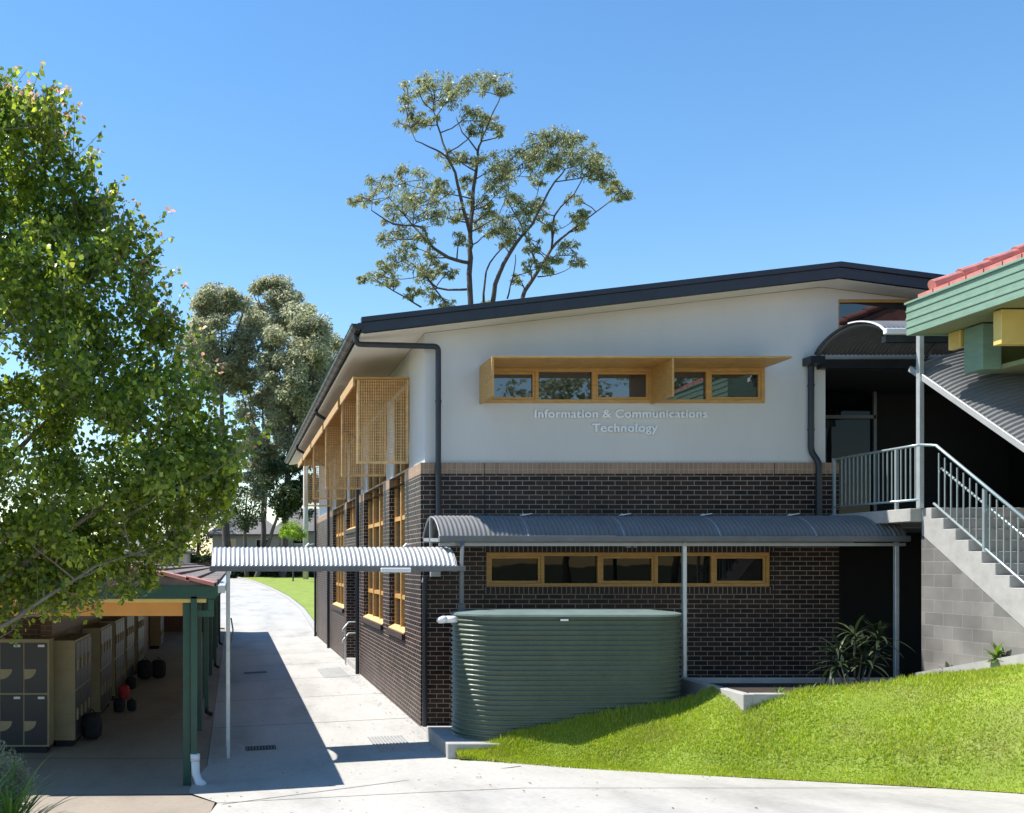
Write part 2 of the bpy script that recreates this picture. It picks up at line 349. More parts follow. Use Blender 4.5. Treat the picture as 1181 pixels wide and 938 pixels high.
# kerb along the far lawn
kb = MB(); yy = [40.6 + i * 1.5 for i in range(46)]
for a, b in zip(yy[:-1], yy[1:]):
    xa, xb = kerbx(a), kerbx(b)
    za, zb = G(xa, a), G(xb, b)
    vs = [(xa, a, za - .05), (xa + .25, a, za - .05), (xa + .25, a, za + .12), (xa, a, za + .12), (xb, b, zb - .05), (xb + .25, b, zb - .05), (xb + .25, b, zb + .12), (xb, b, zb + .12)]
    kb.add(vs, [(0, 1, 5, 4), (1, 2, 6, 5), (2, 3, 7, 6), (3, 0, 4, 7)])
tag(kb.build('kerb', 'concw'), kind='structure')
fl = MB(); rows = [40.6 + i * 2.2 for i in range(31)]
vs = []; n = 10
for y in rows:
    for j in range(n + 1):
        x = kerbx(y) + .25 + (60 - kerbx(y)) * (j / n) ** 2; vs.append((x, y, G(x, y) + 0.10 + 0.05 * math.sin(x * .3)))
fl.add(vs, [(i * (n + 1) + j, i * (n + 1) + j + 1, (i + 1) * (n + 1) + j + 1, (i + 1) * (n + 1) + j) for i in range(len(rows) - 1) for j in range(n)])
tag(fl.build('far_lawn', 'lawn', recalc=False), kind='structure')
# grassed bank on the right: least-squares surface through heights read at known spots
ctl = [(3.6, 14.9, .02), (4.8, 14.35, .03), (6.9, 13.25, .08), (8.6, 12.2, .18), (9.35, 11.6, .24), (14, 8, .62), (11, 10.35, .38),
       (3.9, 15.0, .16), (4.38, 15.0, .34), (4.91, 15.0, .47), (6.24, 15.0, .69), (6.86, 15.0, .84), (6.5, 14.5, .58), (7.3, 14.3, .88), (8.2, 14.1, 1.08), (9.1, 14.1, 1.20), (10.2, 14.1, 1.34), (10.9, 14.15, 1.42), (11, 13.64, 1.60), (9.8, 12.8, 1.12), (7.9, 13.45, .58), (11, 12.2, 1.35), (12, 12.2, 1.7), (3.3, 15.0, .0), (14, 11, 1.7)]
CP = np.array(ctl, dtype=float)
def tps(r): return np.where(r > 0, r * r * np.log(np.maximum(r, 1e-9)), 0)
_n = len(CP); _K = tps(np.linalg.norm(CP[:, None, :2] - CP[None, :, :2], axis=2)) + np.eye(_n) * .02
_Pm = np.hstack([np.ones((_n, 1)), CP[:, :2]]); _A = np.block([[_K, _Pm], [_Pm.T, np.zeros((3, 3))]])
_sol = np.linalg.solve(_A, np.concatenate([CP[:, 2], np.zeros(3)]))
def edge_y(x):      # inverse of edge_r
    return interp([(3.3, 15.0), (3.6, 14.85), (4.8, 14.3), (6.9, 13.2), (8.6, 12.2), (9.35, 11.6), (14, 8), (22, 3)])(x)
def bank(x, y):
    r = np.hypot(CP[:, 0] - x, CP[:, 1] - y); z = float(tps(r) @ _sol[:_n] + _sol[_n] + _sol[_n + 1] * x + _sol[_n + 2] * y)
    d = y - edge_y(x); base = G(x, y) + 0.01
    t = clamp(d / .5)
    return max(base, base * (1 - t) + z * t) + 0.02 * math.sin(x * 3.1 + y) * t
bk = MB(); nx, ny = 60, 22
def bankP(i, j):
    x = 3.35 + (15.5 - 3.35) * i / (nx - 1); y0 = edge_y(x); y1 = 15.04 if x < 7.38 else (14.2 if x < 10.98 else 13.9)
    y1 = max(y1, y0 + .02); y = y0 + (y1 - y0) * j / (ny - 1); return (x, y, bank(x, y) if x < 10.98 or y < 14 else bank(x, y))
bk.grid(bankP, nx, ny); tag(bk.build('lawn_bank', 'lawn', smooth=True), kind='structure')
pts = []
while len(pts) < 95000:
    x = 3.4 + random.random() * 7.7; y0 = edge_y(x); y = y0 - random.random() ** 3 * .09 + random.random() * (15.07 - y0)
    if x > 7.36 and y > 14.2: continue
    if (y - y0) > 0 and random.random() < 0.12 * (y - y0): pass
    pts.append((x, y, bank(x, y), clamp((y - 14.75) / .25) if x < 7.4 else clamp((y - 14.0) / .2) * .6))
P = np.array(pts); n = len(P); h = rng.uniform(.022, .055, n) * (1 + 1.3 * P[:, 3]) * (1 + 0.5 * np.sin(P[:, 0] * 2.3) * np.sin(P[:, 1] * 3.1)); a = rng.uniform(0, 2 * np.pi, n); lean = rng.uniform(0, .7, n) * h
la = rng.uniform(0, 2 * np.pi, n); wd = rng.uniform(.004, .009, n)
base = P[:, :3]; side = np.stack([np.cos(a) * wd, np.sin(a) * wd, 0 * a], 1); tip = base + np.stack([np.cos(la) * lean, np.sin(la) * lean, h], 1)
V = np.stack([base - side, base + side, tip], 1).reshape(-1, 3); V[:, 2] -= 0.002
g = nparray_mesh('grass', V, np.arange(3 * n).reshape(-1, 3), 'blade'); tag(g, 'bright green uncut grass blades on the sloping bank beside the driveway', 'grass', kind='stuff')

# ---------------------------------------------------------------- the two-storey building
WX, WY = 3.39, 17.8; WXu, WYu = 3.48, 17.88; YE = 40.2
def fx(px): return (px - 270) / F * WY
def fz(py): return EYE + (650 - py) / F * WY
def zr(x): return 7.30 + (x - 2.27) * 0.116 if x < 10.72 else 8.28 - (x - 10.72) * 0.131
B = thing('school_building', (WX, WY, 0), 'two storey building with dark brick below, white render above and charcoal roof', 'building')
def wall_cells(plane, c, us, vs, holes, top=None, th=0.22, inward=1, reveal=True):
    """ plane 'y' : wall in the XZ plane at y=c ; plane 'x' : in the YZ plane at x=c ; solid with rectangular holes """
    mb = MB()
    U = sorted(set([us[0], us[1]] + [h[0] for h in holes] + [h[1] for h in holes] + ([10.72] if top and us[0] < 10.72 < us[1] else [])))
    Vv = sorted(set([vs[0], vs[1]] + [h[2] for h in holes] + [h[3] for h in holes]))
    def P(u, v, d): return (u, c + d * inward, v) if plane == 'y' else (c + d * inward, u, v)
    for i in range(len(U) - 1):
        for j in range(len(Vv) - 1):
            um, vm = (U[i] + U[i + 1]) / 2, (Vv[j] + Vv[j + 1]) / 2
            if any(h[0] < um < h[1] and h[2] < vm < h[3] for h in holes): continue
            z0, z1 = Vv[j], Vv[j + 1]
            za, zb = (top(U[i]), top(U[i + 1])) if (top and j == len(Vv) - 2) else (z1, z1)
            for d in (0, th):
                mb.add([P(U[i], z0, d), P(U[i + 1], z0, d), P(U[i + 1], zb, d), P(U[i], za, d)], [(0, 1, 2, 3) if d == 0 else (3, 2, 1, 0)])
    loops = list(holes) + [(us[0], us[1], vs[0], vs[1])] if not top else list(holes)
    for (a, b, z0, z1) in loops:
        for (p, q) in (((a, z0), (b, z0)), ((b, z0), (b, z1)), ((b, z1), (a, z1)), ((a, z1), (a, z0))):
            mb.add([P(*p, 0), P(*q, 0), P(*q, th), P(*p, th)], [(0, 1, 2, 3)])
    return mb
lw = (fx(561), fx(889), fz(677), fz(637.3))
ZB0, ZB1 = 4.60, 4.80
m_ = wall_cells('y', WY, (WX, 10.99), (-0.3, ZB0 - .001), [lw]); m_.build('brick_wall', 'brick', B, recalc=False)
side_holes = [(19.46, 21.4, 1.57, ZB0), (22.3, 25.6, 1.57, ZB0), (26.9, 29.6, 3.95, ZB0), (26.9, 29.6, -0.3, 2.9), (30.2, 33.6, 1.57, ZB0), (34.9, 35.8, 1.50, ZB0)]
m_ = wall_cells('x', WX, (WY + .22, YE), (-0.3, ZB0 - .001), side_holes); m_.build('brick_wall', 'brick', B, recalc=False)
bh = [(h[0], h[1]) for h in side_holes if h[3] == ZB0]
MB().box(WX, 10.99, WY, WY + .22, ZB0, ZB1).build('brick_band', 'band', B)
cur = WY + .22
for a, b in bh: MB().box(WX, WX + .22, cur, a, ZB0, ZB1).build('brick_band', 'band', B); cur = b
MB().box(WX, WX + .22, cur, YE, ZB0, ZB1).build('brick_band', 'band', B)
# control joints in the front brickwork
for px in (559, 893): MB().box(fx(px) - .006, fx(px) + .006, WY - .003, WY + .01, 0.0, ZB1).build('control_joint', 'black', B)
# brick behind the door recess
rc = MB(); rc.quad((WX + .22, 26.9, -.3), (WX + 1.9, 26.9, -.3), (WX + 1.9, 26.9, 2.9), (WX + .22, 26.9, 2.9))
rc.quad((WX + .22, 29.6, -.3), (WX + 1.9, 29.6, -.3), (WX + 1.9, 29.6, 2.9), (WX + .22, 29.6, 2.9))
rc.quad((WX + 1.9, 26.9, -.3), (WX + 1.9, 29.6, -.3), (WX + 1.9, 29.6, 2.9), (WX + 1.9, 26.9, 2.9))
rc.quad((WX + .22, 26.9, 2.9), (WX + 1.9, 26.9, 2.9), (WX + 1.9, 29.6, 2.9), (WX + .22, 29.6, 2.9))
rc.build('entrance_recess', 'brick', B, recalc=False)
dd = MB(); dd.box(WX + 1.84, WX + 1.90, 27.4, 29.2, 0.15, 2.3); dr = dd.build('door', 'navy', B)
MB().box(WX + 1.80, WX + 1.84, 28.2, 28.24, 1.0, 1.3).build('handle', 'rail', dr)
MB().box(WX - .02, WX + 1.9, 26.95, 29.55, -.2, .13).build('door_step', 'concw', B)
# white upper storey
topf = lambda x: zr(x) - 0.27
uw = (fx(554.5) + .03, fx(884) - .03, fz(463), fz(424))
rw = (fx(970), 13.2, fz(377), fz(344)); 
holes_u = [uw, (10.79, 16.6, ZB1 - .9, fz(420)), rw]
m_ = wall_cells('y', WYu, (WXu, 17), (ZB1, 7.9), [uw, (10.79, 16.6, ZB1, fz(420)), rw], top=None, th=.22)
# the wall's top follows the roof: rebuild column-wise
mb = MB(); U = sorted({WXu, 10.72, 17, uw[0], uw[1], 10.79, 16.6, rw[0], rw[1]})
hs = [uw, (10.79, 16.6, ZB1, fz(420)), rw]
for a, b in zip(U[:-1], U[1:]):
    um = (a + b) / 2; col = sorted([h for h in hs if h[0] < um < h[1]], key=lambda h: h[2]); z = ZB1
    for h in col + [None]:
        if h is None: zt = (topf(a), topf(b))
        else: zt = (h[2], h[2])
        if zt[0] - z > 1e-4:
            mb.add([(a, WYu, z), (b, WYu, z), (b, WYu, zt[1]), (a, WYu, zt[0])], [(0, 1, 2, 3)])
        if h is not None: z = h[3]
for (a, b, z0, z1) in (uw, rw):
    for (p, q) in (((a, z0), (b, z0)), ((b, z0), (b, z1)), ((b, z1), (a, z1)), ((a, z1), (a, z0))):
        mb.add([(p[0], WYu, p[1]), (q[0], WYu, q[1]), (q[0], WYu + .22, q[1]), (p[0], WYu + .22, p[1])], [(0, 1, 2, 3)])
mb.quad((10.79, WYu, ZB1), (10.79, WYu + .5, ZB1), (10.79, WYu + .5, fz(420)), (10.79, WYu, fz(420)))
mb.build('white_wall', 'render', B, recalc=False)
sh2 = [(19.46, 21.4, ZB1, 6.55), (22.3, 25.6, ZB1, 6.55), (26.9, 29.6, ZB1, 6.55), (30.2, 33.6, ZB1, 6.55), (34.9, 35.8, ZB1, 6.55)]
m_ = wall_cells('x', WXu, (WYu + .002, YE), (ZB1, zr(WXu) - .27), sh2, th=.2); m_.build('white_wall', 'render', B, recalc=False)
# ledge on top of the band
MB().box(WX + .004, WXu + .05, WY + .004, YE, ZB1, ZB1 + .006).build('ledge_flashing', 'galvd', B)
# upper entrance recess
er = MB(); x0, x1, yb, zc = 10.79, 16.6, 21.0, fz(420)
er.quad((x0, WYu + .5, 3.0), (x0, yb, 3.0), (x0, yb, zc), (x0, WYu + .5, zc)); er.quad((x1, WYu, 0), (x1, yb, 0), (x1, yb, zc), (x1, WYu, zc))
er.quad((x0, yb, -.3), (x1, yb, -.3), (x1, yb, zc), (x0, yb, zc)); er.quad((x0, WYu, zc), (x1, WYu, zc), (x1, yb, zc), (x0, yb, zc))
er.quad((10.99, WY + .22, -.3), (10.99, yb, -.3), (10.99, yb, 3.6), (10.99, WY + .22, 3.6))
er.build('entrance_recess', 'darkin', B, recalc=False)  # near-black walls: the deep recess's shade is put into their colour
MB().box(x0, x1, WY + .25, yb, 3.62, 3.84).build('entrance_floor', 'concw', B)
# entrance glazing
eg = MB(); eg.box(10.85, 13.2, 20.2, 20.25, 3.86, 6.5); gz = eg.build('glazed_doors', 'glassd', B)
ef = MB()
for x in (10.85, 12.0, 13.15): ef.box(x, x + .06, 20.14, 20.2, 3.86, 6.5)
ef.box(10.85, 13.2, 20.14, 20.2, 5.95, 6.02); ef.build('frame', 'grey', gz)
MB().box(16.78, 17, WYu, 30, -.3, 7.4).build('end_wall', 'brick', B)
# roof slab, barge, soffit
ys0, ys1 = 17.33, YE + .3
poly = [(2.27, zr(2.27) - .20), (2.27, zr(2.27)), (10.72, zr(10.72)), (17.6, zr(17.6)), (17.6, zr(17.6) - .2), (10.72, zr(10.72) - .2)]
rf = MB(); rf.prism(poly, 'y', ys0 + .03, ys1); rf.build('roof', 'navy', B, bevel=0)
bgm = MB()
for a, b in ((2.25, 10.72), (10.72, 17.6)):
    def q(x, d): return zr(x) + d
    bgm.add([(a, ys0, q(a, -.25)), (b, ys0, q(b, -.25)), (b, ys0, q(b, -.07)), (a, ys0, q(a, -.07)), (a, ys0 + .03, q(a, -.25)), (b, ys0 + .03, q(b, -.25)), (b, ys0 + .03, q(b, -.07)), (a, ys0 + .03, q(a, -.07))],
            [(0, 1, 2, 3), (7, 6, 5, 4), (0, 4, 5, 1), (1, 5, 6, 2), (2, 6, 7, 3), (3, 7, 4, 0)])
    bgm.add([(a, ys0 - .035, q(a, -.065)), (b, ys0 - .035, q(b, -.065)), (b, ys0 - .035, q(b, .025)), (a, ys0 - .035, q(a, .025)), (a, ys0 + .10, q(a, -.065)), (b, ys0 + .10, q(b, -.065)), (b, ys0 + .10, q(b, .03)), (a, ys0 + .10, q(a, .03))],
            [(0, 1, 2, 3), (7, 6, 5, 4), (0, 4, 5, 1), (1, 5, 6, 2), (2, 6, 7, 3), (3, 7, 4, 0)])
bgm.build('barge_board', 'navy', B)
sf = MB()
sf.add([(2.30, ys0 + .04, zr(2.3) - .262), (WXu, ys0 + .04, zr(WXu) - .262), (WXu, ys1 - .02, zr(WXu) - .262), (2.30, ys1 - .02, zr(2.3) - .262)], [(0, 1, 2, 3)])
for a, b in ((WXu, 10.72), (10.72, 17.5)):
    sf.add([(a, ys0 + .04, zr(a) - .262), (b, ys0 + .04, zr(b) - .262), (b, WYu + .01, zr(b) - .262), (a, WYu + .01, zr(a) - .262)], [(0, 1, 2, 3)])
sf.build('soffit', 'soffit', B, recalc=False)
# half-round eaves gutter with strap brackets
gx, gz_, gr = 2.185, zr(2.27) - .10, .105
gm = MB(); NA = 14
def gP(i, j):
    y = (ys0 - .05) if i == 0 else ys1; t = math.pi * (1 + j / (NA - 1)); return (gx + gr * math.cos(t), y, gz_ + gr * math.sin(t))
gm.grid(gP, 2, NA)
gm.grid(lambda i, j: (gx + (gr - .006) * math.cos(math.pi * (1 + j / (NA - 1))), (ys0 - .05) if i == 0 else ys1, gz_ + (gr - .006) * math.sin(math.pi * (1 + j / (NA - 1)))), 2, NA)
gm.tube([(gx - gr, ys0 - .05, gz_), (gx - gr, ys1, gz_)], .009, 6)
for y in (ys0 - .05, ys1):
    gm.add([(gx + gr * math.cos(math.pi * (1 + j / 13)), y, gz_ + gr * math.sin(math.pi * (1 + j / 13))) for j in range(14)], [tuple(range(14))])
gut = gm.build('gutter', 'gut', B, smooth=True, recalc=False)
sb = MB(); sb.grid(lambda i, j: (gx + (gr + .02) * math.cos(math.pi * (0.95 + 1.1 * j / 15)), ys0 + .1 + .045 * i, gz_ + (gr + .02) * math.sin(math.pi * (0.95 + 1.1 * j / 15))), 2, 16)
sb.box(gx + .02, gx + .15, ys0 + .1, ys0 + .145, gz_ + .03, gz_ + .05)
brk = sb.build('bracket', 'black', gut, recalc=False)
for i in range(1, 31): copy_part(brk, (0, i * .755, 0))
# fascia behind the gutter
MB().box(2.268, 2.30, ys0 + .04, ys1 - .02, zr(2.27) - .262, zr(2.27) - .205).build('fascia', 'soffit', B)
# downpipes
def dpipe(pts, r=.052, m='navy', name='downpipe', parent=B, straps=()):
    mb = MB(); P = [Vector(p) for p in pts]; out = [P[0]]
    for a, b, c in zip(P[:-2], P[1:-1], P[2:]):
        d1 = (a - b).normalized(); d2 = (c - b).normalized(); e = min(.09, (a - b).length / 2.2, (c - b).length / 2.2)
        p, q_ = b + d1 * e, b + d2 * e
        for k in range(5):
            t = k / 4; out.append(p * (1 - t) ** 2 + b * 2 * t * (1 - t) + q_ * t * t)
    out.append(P[-1]); mb.tube(out, r, 12)
    for s in straps: mb.tube([(s[0], s[1], s[2] - .02), (s[0], s[1], s[2] + .02)], r + .008, 12)
    return mb.build(name, m, parent, smooth=False)
xp = fx(503) + .02
dpipe([(gx + .02, WY - .09, gz_ - .06), (gx + .02, WY - .09, zr(2.3) - .37), (xp, WY - .09, fz(401)), (xp, WY - .09, 3.5)], straps=[(xp, WY - .09, 5.9), (xp, WY - .09, 4.7)])
dpipe([(fx(935), WYu - .09, fz(416)), (fx(935), WYu - .09, fz(521)), (fx(941), WY - .09, fz(534)), (fx(941), WY - .09, 3.55)], straps=[(fx(935), WYu - .09, 6.2), (fx(935), WYu - .09, 5.4)])
dpipe([(fx(489), WY - .07, 2.75), (fx(489), WY - .07, 0.0)], r=.045)
for Y, zt in ((26.4, 4.95), (34.5, 4.95), (40.05, 6.9)):
    dpipe([(WX - .07, Y, zt), (WX - .07, Y, -.02)], r=.05)
for Y in (26.4, 34.5):    # connecting pieces from gutter
    dpipe([(gx + .02, Y, gz_ - .07), (gx + .03, Y, gz_ - .2), (WX - .07, Y, 6.35), (WX - .07, Y, 4.9)], r=.045)
# window builder -------------------------------------------------
def casement_band(win, Y, name_label=None, glass='glass', depth=.10, m='timber', fr=.065):
    """ strip window of five lights on the front, every second light a framed sash """
    x0, x1, z0, z1 = win; wdw = MB(); yf = Y + .03
    W = (x1 - x0) / 5
    wdw.box(x0, x1, yf, yf + depth, z1 - fr, z1); wdw.box(x0, x1, yf, yf + depth, z0, z0 + fr)
    for i in range(6):
        a = x0 + i * W - fr / 2; a = max(x0, min(a, x1 - fr)); wdw.box(a, a + fr, yf, yf + depth, z0 + fr, z1 - fr)
    f = wdw.build('window', m, B, bevel=.004)
    for i in range(5):
        a, b = x0 + i * W + (fr if i == 0 else fr / 2), x0 + (i + 1) * W - (fr if i == 4 else fr / 2)
        if i % 2 == 0:
            s = .045; ms = MB(); za, zb = z0 + fr, z1 - fr
            ms.box(a + .003, b - .003, yf + .015, yf + .055, za + .003, za + s); ms.box(a + .003, b - .003, yf + .015, yf + .055, zb - s, zb - .003)
            ms.box(a + .003, a + s, yf + .015, yf + .055, za + s, zb - s); ms.box(b - s, b - .003, yf + .015, yf + .055, za + s, zb - s)
            ms.build('sash', m, f, bevel=.003)
        MB().box(a, b, yf + .058, yf + .066, z0 + fr, z1 - fr).build('pane', glass, f)
    MB().box(x0, x1, yf + .5, yf + .52, z0, z1).build('backing_panel', 'darkin', f)  # near-black panel set behind the panes
    return f
f_up = casement_band((fx(554.5), fx(884), fz(464.3), fz(424)), WYu - .06, glass='glass2')
f_lo = casement_band(lw, WY + .005, glass='glassd')
# soldier courses over and under lower window, a shade proud of the wall
scr = MB(); scr.box(lw[0] - .02, lw[1] + .02, WY - .004, WY + .02, lw[3] + .002, lw[3] + .235); scr.box(lw[0] - .02, lw[1] + .02, WY - .012, WY + .02, lw[2] - .12, lw[2] - .002)
M['soldier'] = brickmat('dark_soldier_brick', (0.034, 0.020, 0.017), (0.022, 0.014, 0.013), (0.36, 0.31, 0.27), bw=.086, rh=2.0, ms=.006, off=0)
scr.build('soldier_course', 'soldier', B)
# upper window shade box: hood with three fins
HY = 16.98; hz = 6.53
hb = MB(); hb.box(fx(554.5) - .01, fx(884) + .0, HY, WYu - .035, hz, hz + .035); 
hood = hb.build('window_hood', 'timber', B, bevel=.004)
fnm = MB(); fnm.box(fx(554.5) - .012, fx(554.5) + .025, HY + .004, WYu - .035, 5.87, hz - .001); fn = fnm.build('hood_fin', 'timber', hood)
fn2 = MB(); xm = fx(752); fn2.box(xm, xm + .035, HY + .004, WYu - .035, 5.87, hz - .001); fn2.build('hood_fin', 'timber', hood)
cl = MB(); cl.box(fx(655), fx(655) + .08, WYu - .08, WYu - .0, hz + .036, hz + .09); c0 = cl.build('hood_bracket', 'timber', hood)
for px in (735, 817, 897): copy_part(c0, (fx(px) - fx(655) - (0 if px < 880 else .35), 0, 0))
# window high on the right under the roof ridge
wr = MB(); x0, x1, z0, z1 = rw
wr.box(x0, x1, WYu + .02, WYu + .1, z1 - .05, z1); wr.box(x0, x1, WYu + .02, WYu + .1, z0, z0 + .05); wr.box(x0, x0 + .03, WYu + .02, WYu + .1, z0 + .05, z1 - .05); wr.box(x1 - .05, x1, WYu + .02, WYu + .1, z0 + .05, z1 - .05)
f = wr.build('window', 'timber', B); MB().box(x0 + .03, x1 - .05, WYu + .07, WYu + .08, z0 + .05, z1 - .05).build('pane', 'glass', f)
# side windows
def side_window(y0, y1, z0, z1, nm, trans, sill=True):
    xf = WX + .115; mb = MB(); fr = .075
    mb.box(xf, xf + .09, y0, y0 + fr, z0, z1); mb.box(xf, xf + .09, y1 - fr, y1, z0, z1); mb.box(xf, xf + .09, y0 + fr, y1 - fr, z1 - fr, z1); mb.box(xf, xf + .09, y0 + fr, y1 - fr, z0, z0 + fr)
    ym = [y0 + (y1 - y0) * i / (nm + 1) for i in range(1, nm + 1)]
    for y in ym: mb.box(xf - .03, xf + .09, y - .045, y + .045, z0 + fr, z1 - fr)
    ed = [y0 + fr] + [e for y in ym for e in (y - .045, y + .045)] + [y1 - fr]
    for z in trans:
        for a, b in zip(ed[::2], ed[1::2]): mb.box(xf - .01, xf + .085, a, b, z - .045, z + .045)
    f = mb.build('window', 'timber', B)
    for a, b in zip(ed[::2], ed[1::2]): MB().box(xf + .05, xf + .058, a, b, z0 + fr, z1 - fr).build('pane', 'glass2', f)
    if sill:
        s = MB(); s.add([(WX - .02, y0, z0 + .02), (WX - .02, y1, z0 + .02), (xf, y1, z0 + .09), (xf, y0, z0 + .09), (WX - .02, y0, z0), (WX - .02, y1, z0), (xf, y1, z0), (xf, y0, z0)], [(0, 1, 2, 3), (4, 7, 6, 5), (0, 4, 5, 1), (1, 5, 6, 2), (2, 6, 7, 3), (3, 7, 4, 0)])
        s.build('timber_sill', 'timberp', f)
        MB().box(WX - .07, WX - .001, y0 - .06, y1 + .06, z0 - .115, z0 - .003).build('brick_sill', 'soldier', f)
T = [2.27, 3.92, 4.84]
side_window(19.46, 21.4, 1.57, 6.55, 1, T); side_window(22.3, 25.6, 1.57, 6.55, 2, T); side_window(30.2, 33.6, 1.57, 6.55, 3, T)
side_window(34.9, 35.8, 1.50, 6.55, 1, T, False); side_window(26.9, 29.6, 3.95, 6.55, 2, [4.84])
# hanging timber batten screens with their hoods
def screen_part(Y, x0=2.44, x1=WX + .07, z0=4.95, z1=6.62):
    mb = MB()
    mb.box(x0, x1, Y - .02, Y + .03, z0, z0 + .05); mb.box(x0, x0 + .035, Y - .02, Y + .03, z0 + .05, z1); mb.box(x1 - .035, x1, Y - .02, Y + .03, z0 + .05, z1)
    nb = 21
    for i in range(nb):
        x = x0 + .05 + (x1 - x0 - .1) * i / (nb - 1); mb.box(x - .0055, x + .0055, Y - .012, Y + .004, z0 + .05, z1)
    nh = 27
    for i in range(nh):
        z = z0 + .08 + (z1 - z0 - .1) * i / (nh - 1); mb.box(x0 + .035, x1 - .035, Y + .005, Y + .020, z - .005, z + .005)
    return mb
for (Y, ya, yb_) in ((19.46, 19.44, 22.0), (22.3, 22.3, 26.0), (26.2, 26.2, 30.1), (30.3, 30.3, 33.9), (34.1, 34.1, 36.4)):
    s = screen_part(Y).build('sun_screen', 'screen', B)
    hm = MB(); hm.box(2.40, WX + .07, ya, yb_, 6.63, 6.67); hm.box(2.36, 2.399, ya, yb_ - .15, 6.50, 6.68)
    for k in range(int((yb_ - ya) / .12)): hm.box(2.42, WX + .07, ya + .04 + k * .12, ya + .06 + k * .12, 6.595, 6.629)
    hm.build('screen_hood', 'timber', s)
# raised lettering
def text_obj(body, cx, z, width, cap):
    cu = bpy.data.curves.new('lettering', 'FONT'); cu.body = body; cu.size = 1; cu.extrude = .5; cu.align_x = 'CENTER'; cu.space_character = 1.06; cu.offset = 0.022
    o = bpy.data.objects.new('tmp', cu); COL.objects.link(o); bpy.context.view_layer.update()
    me = bpy.data.meshes.new_from_object(o.evaluated_get(bpy.context.evaluated_depsgraph_get()))
    bpy.data.objects.remove(o)
    vs = np.array([v.co[:] for v in me.vertices]); xmin, xmax = vs[:, 0].min(), vs[:, 0].max()
    sx = width / (xmax - xmin); sy = cap / 0.73
    for v in me.vertices:
        x, y, zz = v.co; v.co = (cx + (x - (xmin + xmax) / 2) * sx, WYu - .022 - zz * .042, z + y * sy)
    me.flip_normals()
    me.materials.clear(); me.materials.append(M['letter'])
    o = bpy.data.objects.new('lettering', me); COL.objects.link(o); o.parent = B; o.matrix_parent_inverse = Matrix.Translation(-B.location); return o
text_obj('Information & Communications', (fx(617.5) + fx(817)) / 2, fz(481.3), fx(817) - fx(617.5), .152)
text_obj('Technology', (fx(684) + fx(760)) / 2, fz(497.6), fx(760) - fx(684), .152)
# wall light fittings beneath the verandah
lt = MB(); lt.box(fx(720), fx(725), WY - .10, WY - .005, fz(632), fz(627)); lt.box(fx(728), fx(731), WY - .12, WY - .005, fz(632), fz(623)); lt.box(fx(720), fx(731), WY - .02, WY - .001, fz(630), fz(628))
lt.build('wall_light', 'plastic', B)
lt = MB(); lt.box(fx(495), fx(506), WY - .16, WY - .003, fz(665), fz(659.5)); lt.tube([at(489, 664, WY - .08), at(487.5, 672, WY - .08)], .02, 8); lt.build('wall_light', 'plastic', B)

# ---------------------------------------------------------------- corrugated barrel roofs
PITCH = .076
def barrel(x0, x1, yb, yf, zb, zf, rise, amp=.0095, nA=18, th=None):
    mb = MB(); n = int((x1 - x0) / PITCH * 8)
    def P(i, j):
        x = x0 + (x1 - x0) * i / (n - 1); t = j / (nA - 1); y = yb + (yf - yb) * t
        s = 4 * t * (1 - t); z = zb + (zf - zb) * t + rise * (s ** .8 if s > 0 else 0)
        return (x, y, z + amp * math.cos(2 * math.pi * x / PITCH))
    return mb.grid(P, n, nA)
def barrel_end(x, yb, yf, zb, zf, rise, r=.02, nA=18):
    pts = []
    for j in range(nA):
        t = j / (nA - 1); s = 4 * t * (1 - t); pts.append((x, yb + (yf - yb) * t, zb + (zf - zb) * t + rise * (s ** .8 if s > 0 else 0) - .02))
    return pts
VY0, VY1, VX0, VX1 = 17.76, 16.3, 3.42, 11.2
V_ = thing('verandah_awning', (7, 16.8, 1.1), 'long barrel-arched grey corrugated awning along the brick wall above the tank', 'awning')
barrel(VX0, VX1, VY0, VY1, 3.44, 3.43, .36).build('roof_sheet', 'galvv', V_, smooth=True, recalc=False)
gb = MB(); gb.box(VX0 - .02, VX1, VY1 - .09, VY1 + .03, 3.33, 3.43); gb.build('gutter', 'grey', V_, bevel=.006)
fr = MB(); fr.tube(barrel_end(VX0 + .01, VY0, VY1, 3.44, 3.43, .36), .018, 8)
fr.bar((VX0 + .02, VY0, 3.40), (VX0 + .02, VY1, 3.36), .04, .06); fr.bar((VX0 + .02, (VY0 + VY1) / 2 + .1, 3.1), (VX0 + .02, (VY0 + VY1) / 2 + .1, 3.76), .04, .05)
fr.bar((VX0 + .3, VY1 + .05, 3.3), (VX0 + .3, VY0, 3.3), .05, .05)
for x in (4.9, 6.5, 8.1, 9.7, 11.0): fr.tube(barrel_end(x, VY0, VY1, 3.44, 3.43, .36), .018, 6); fr.bar((x, VY0, 3.38), (x, VY1, 3.37), .05, .05)
fr.bar((VX0, VY1 + .06, 3.285), (VX1, VY1 + .06, 3.285), .05, .05); fr.bar((VX0, VY0 - .03, 3.38), (VX1, VY0 - .03, 3.38), .05, .08)
fr.build('frame', 'galvd', V_)
for px, zb_ in ((790.5, 0.9), (1035.5, 1.0)):
    x = (px - 270) / F * 16.35; MB().box(x - .032, x + .032, 16.36, 16.425, zb_ - (.9 if px < 900 else 0), 3.33).build('post', 'post', V_, bevel=.006)
sc_ = MB(); sc_.add([(4.95, 16.85, 3.80), (5.05, 16.95, 3.80), (4.98, 16.9, 3.84)], [(0, 1, 2)]); sc_.bar((4.93, 16.84, 3.80), (5.13, 16.90, 3.83), .05, .012); fl0 = sc_.build('ridge_clip', 'pvc', V_)
for dx in (1.7, 3.1, 4.6): copy_part(fl0, (dx, 0, 0))
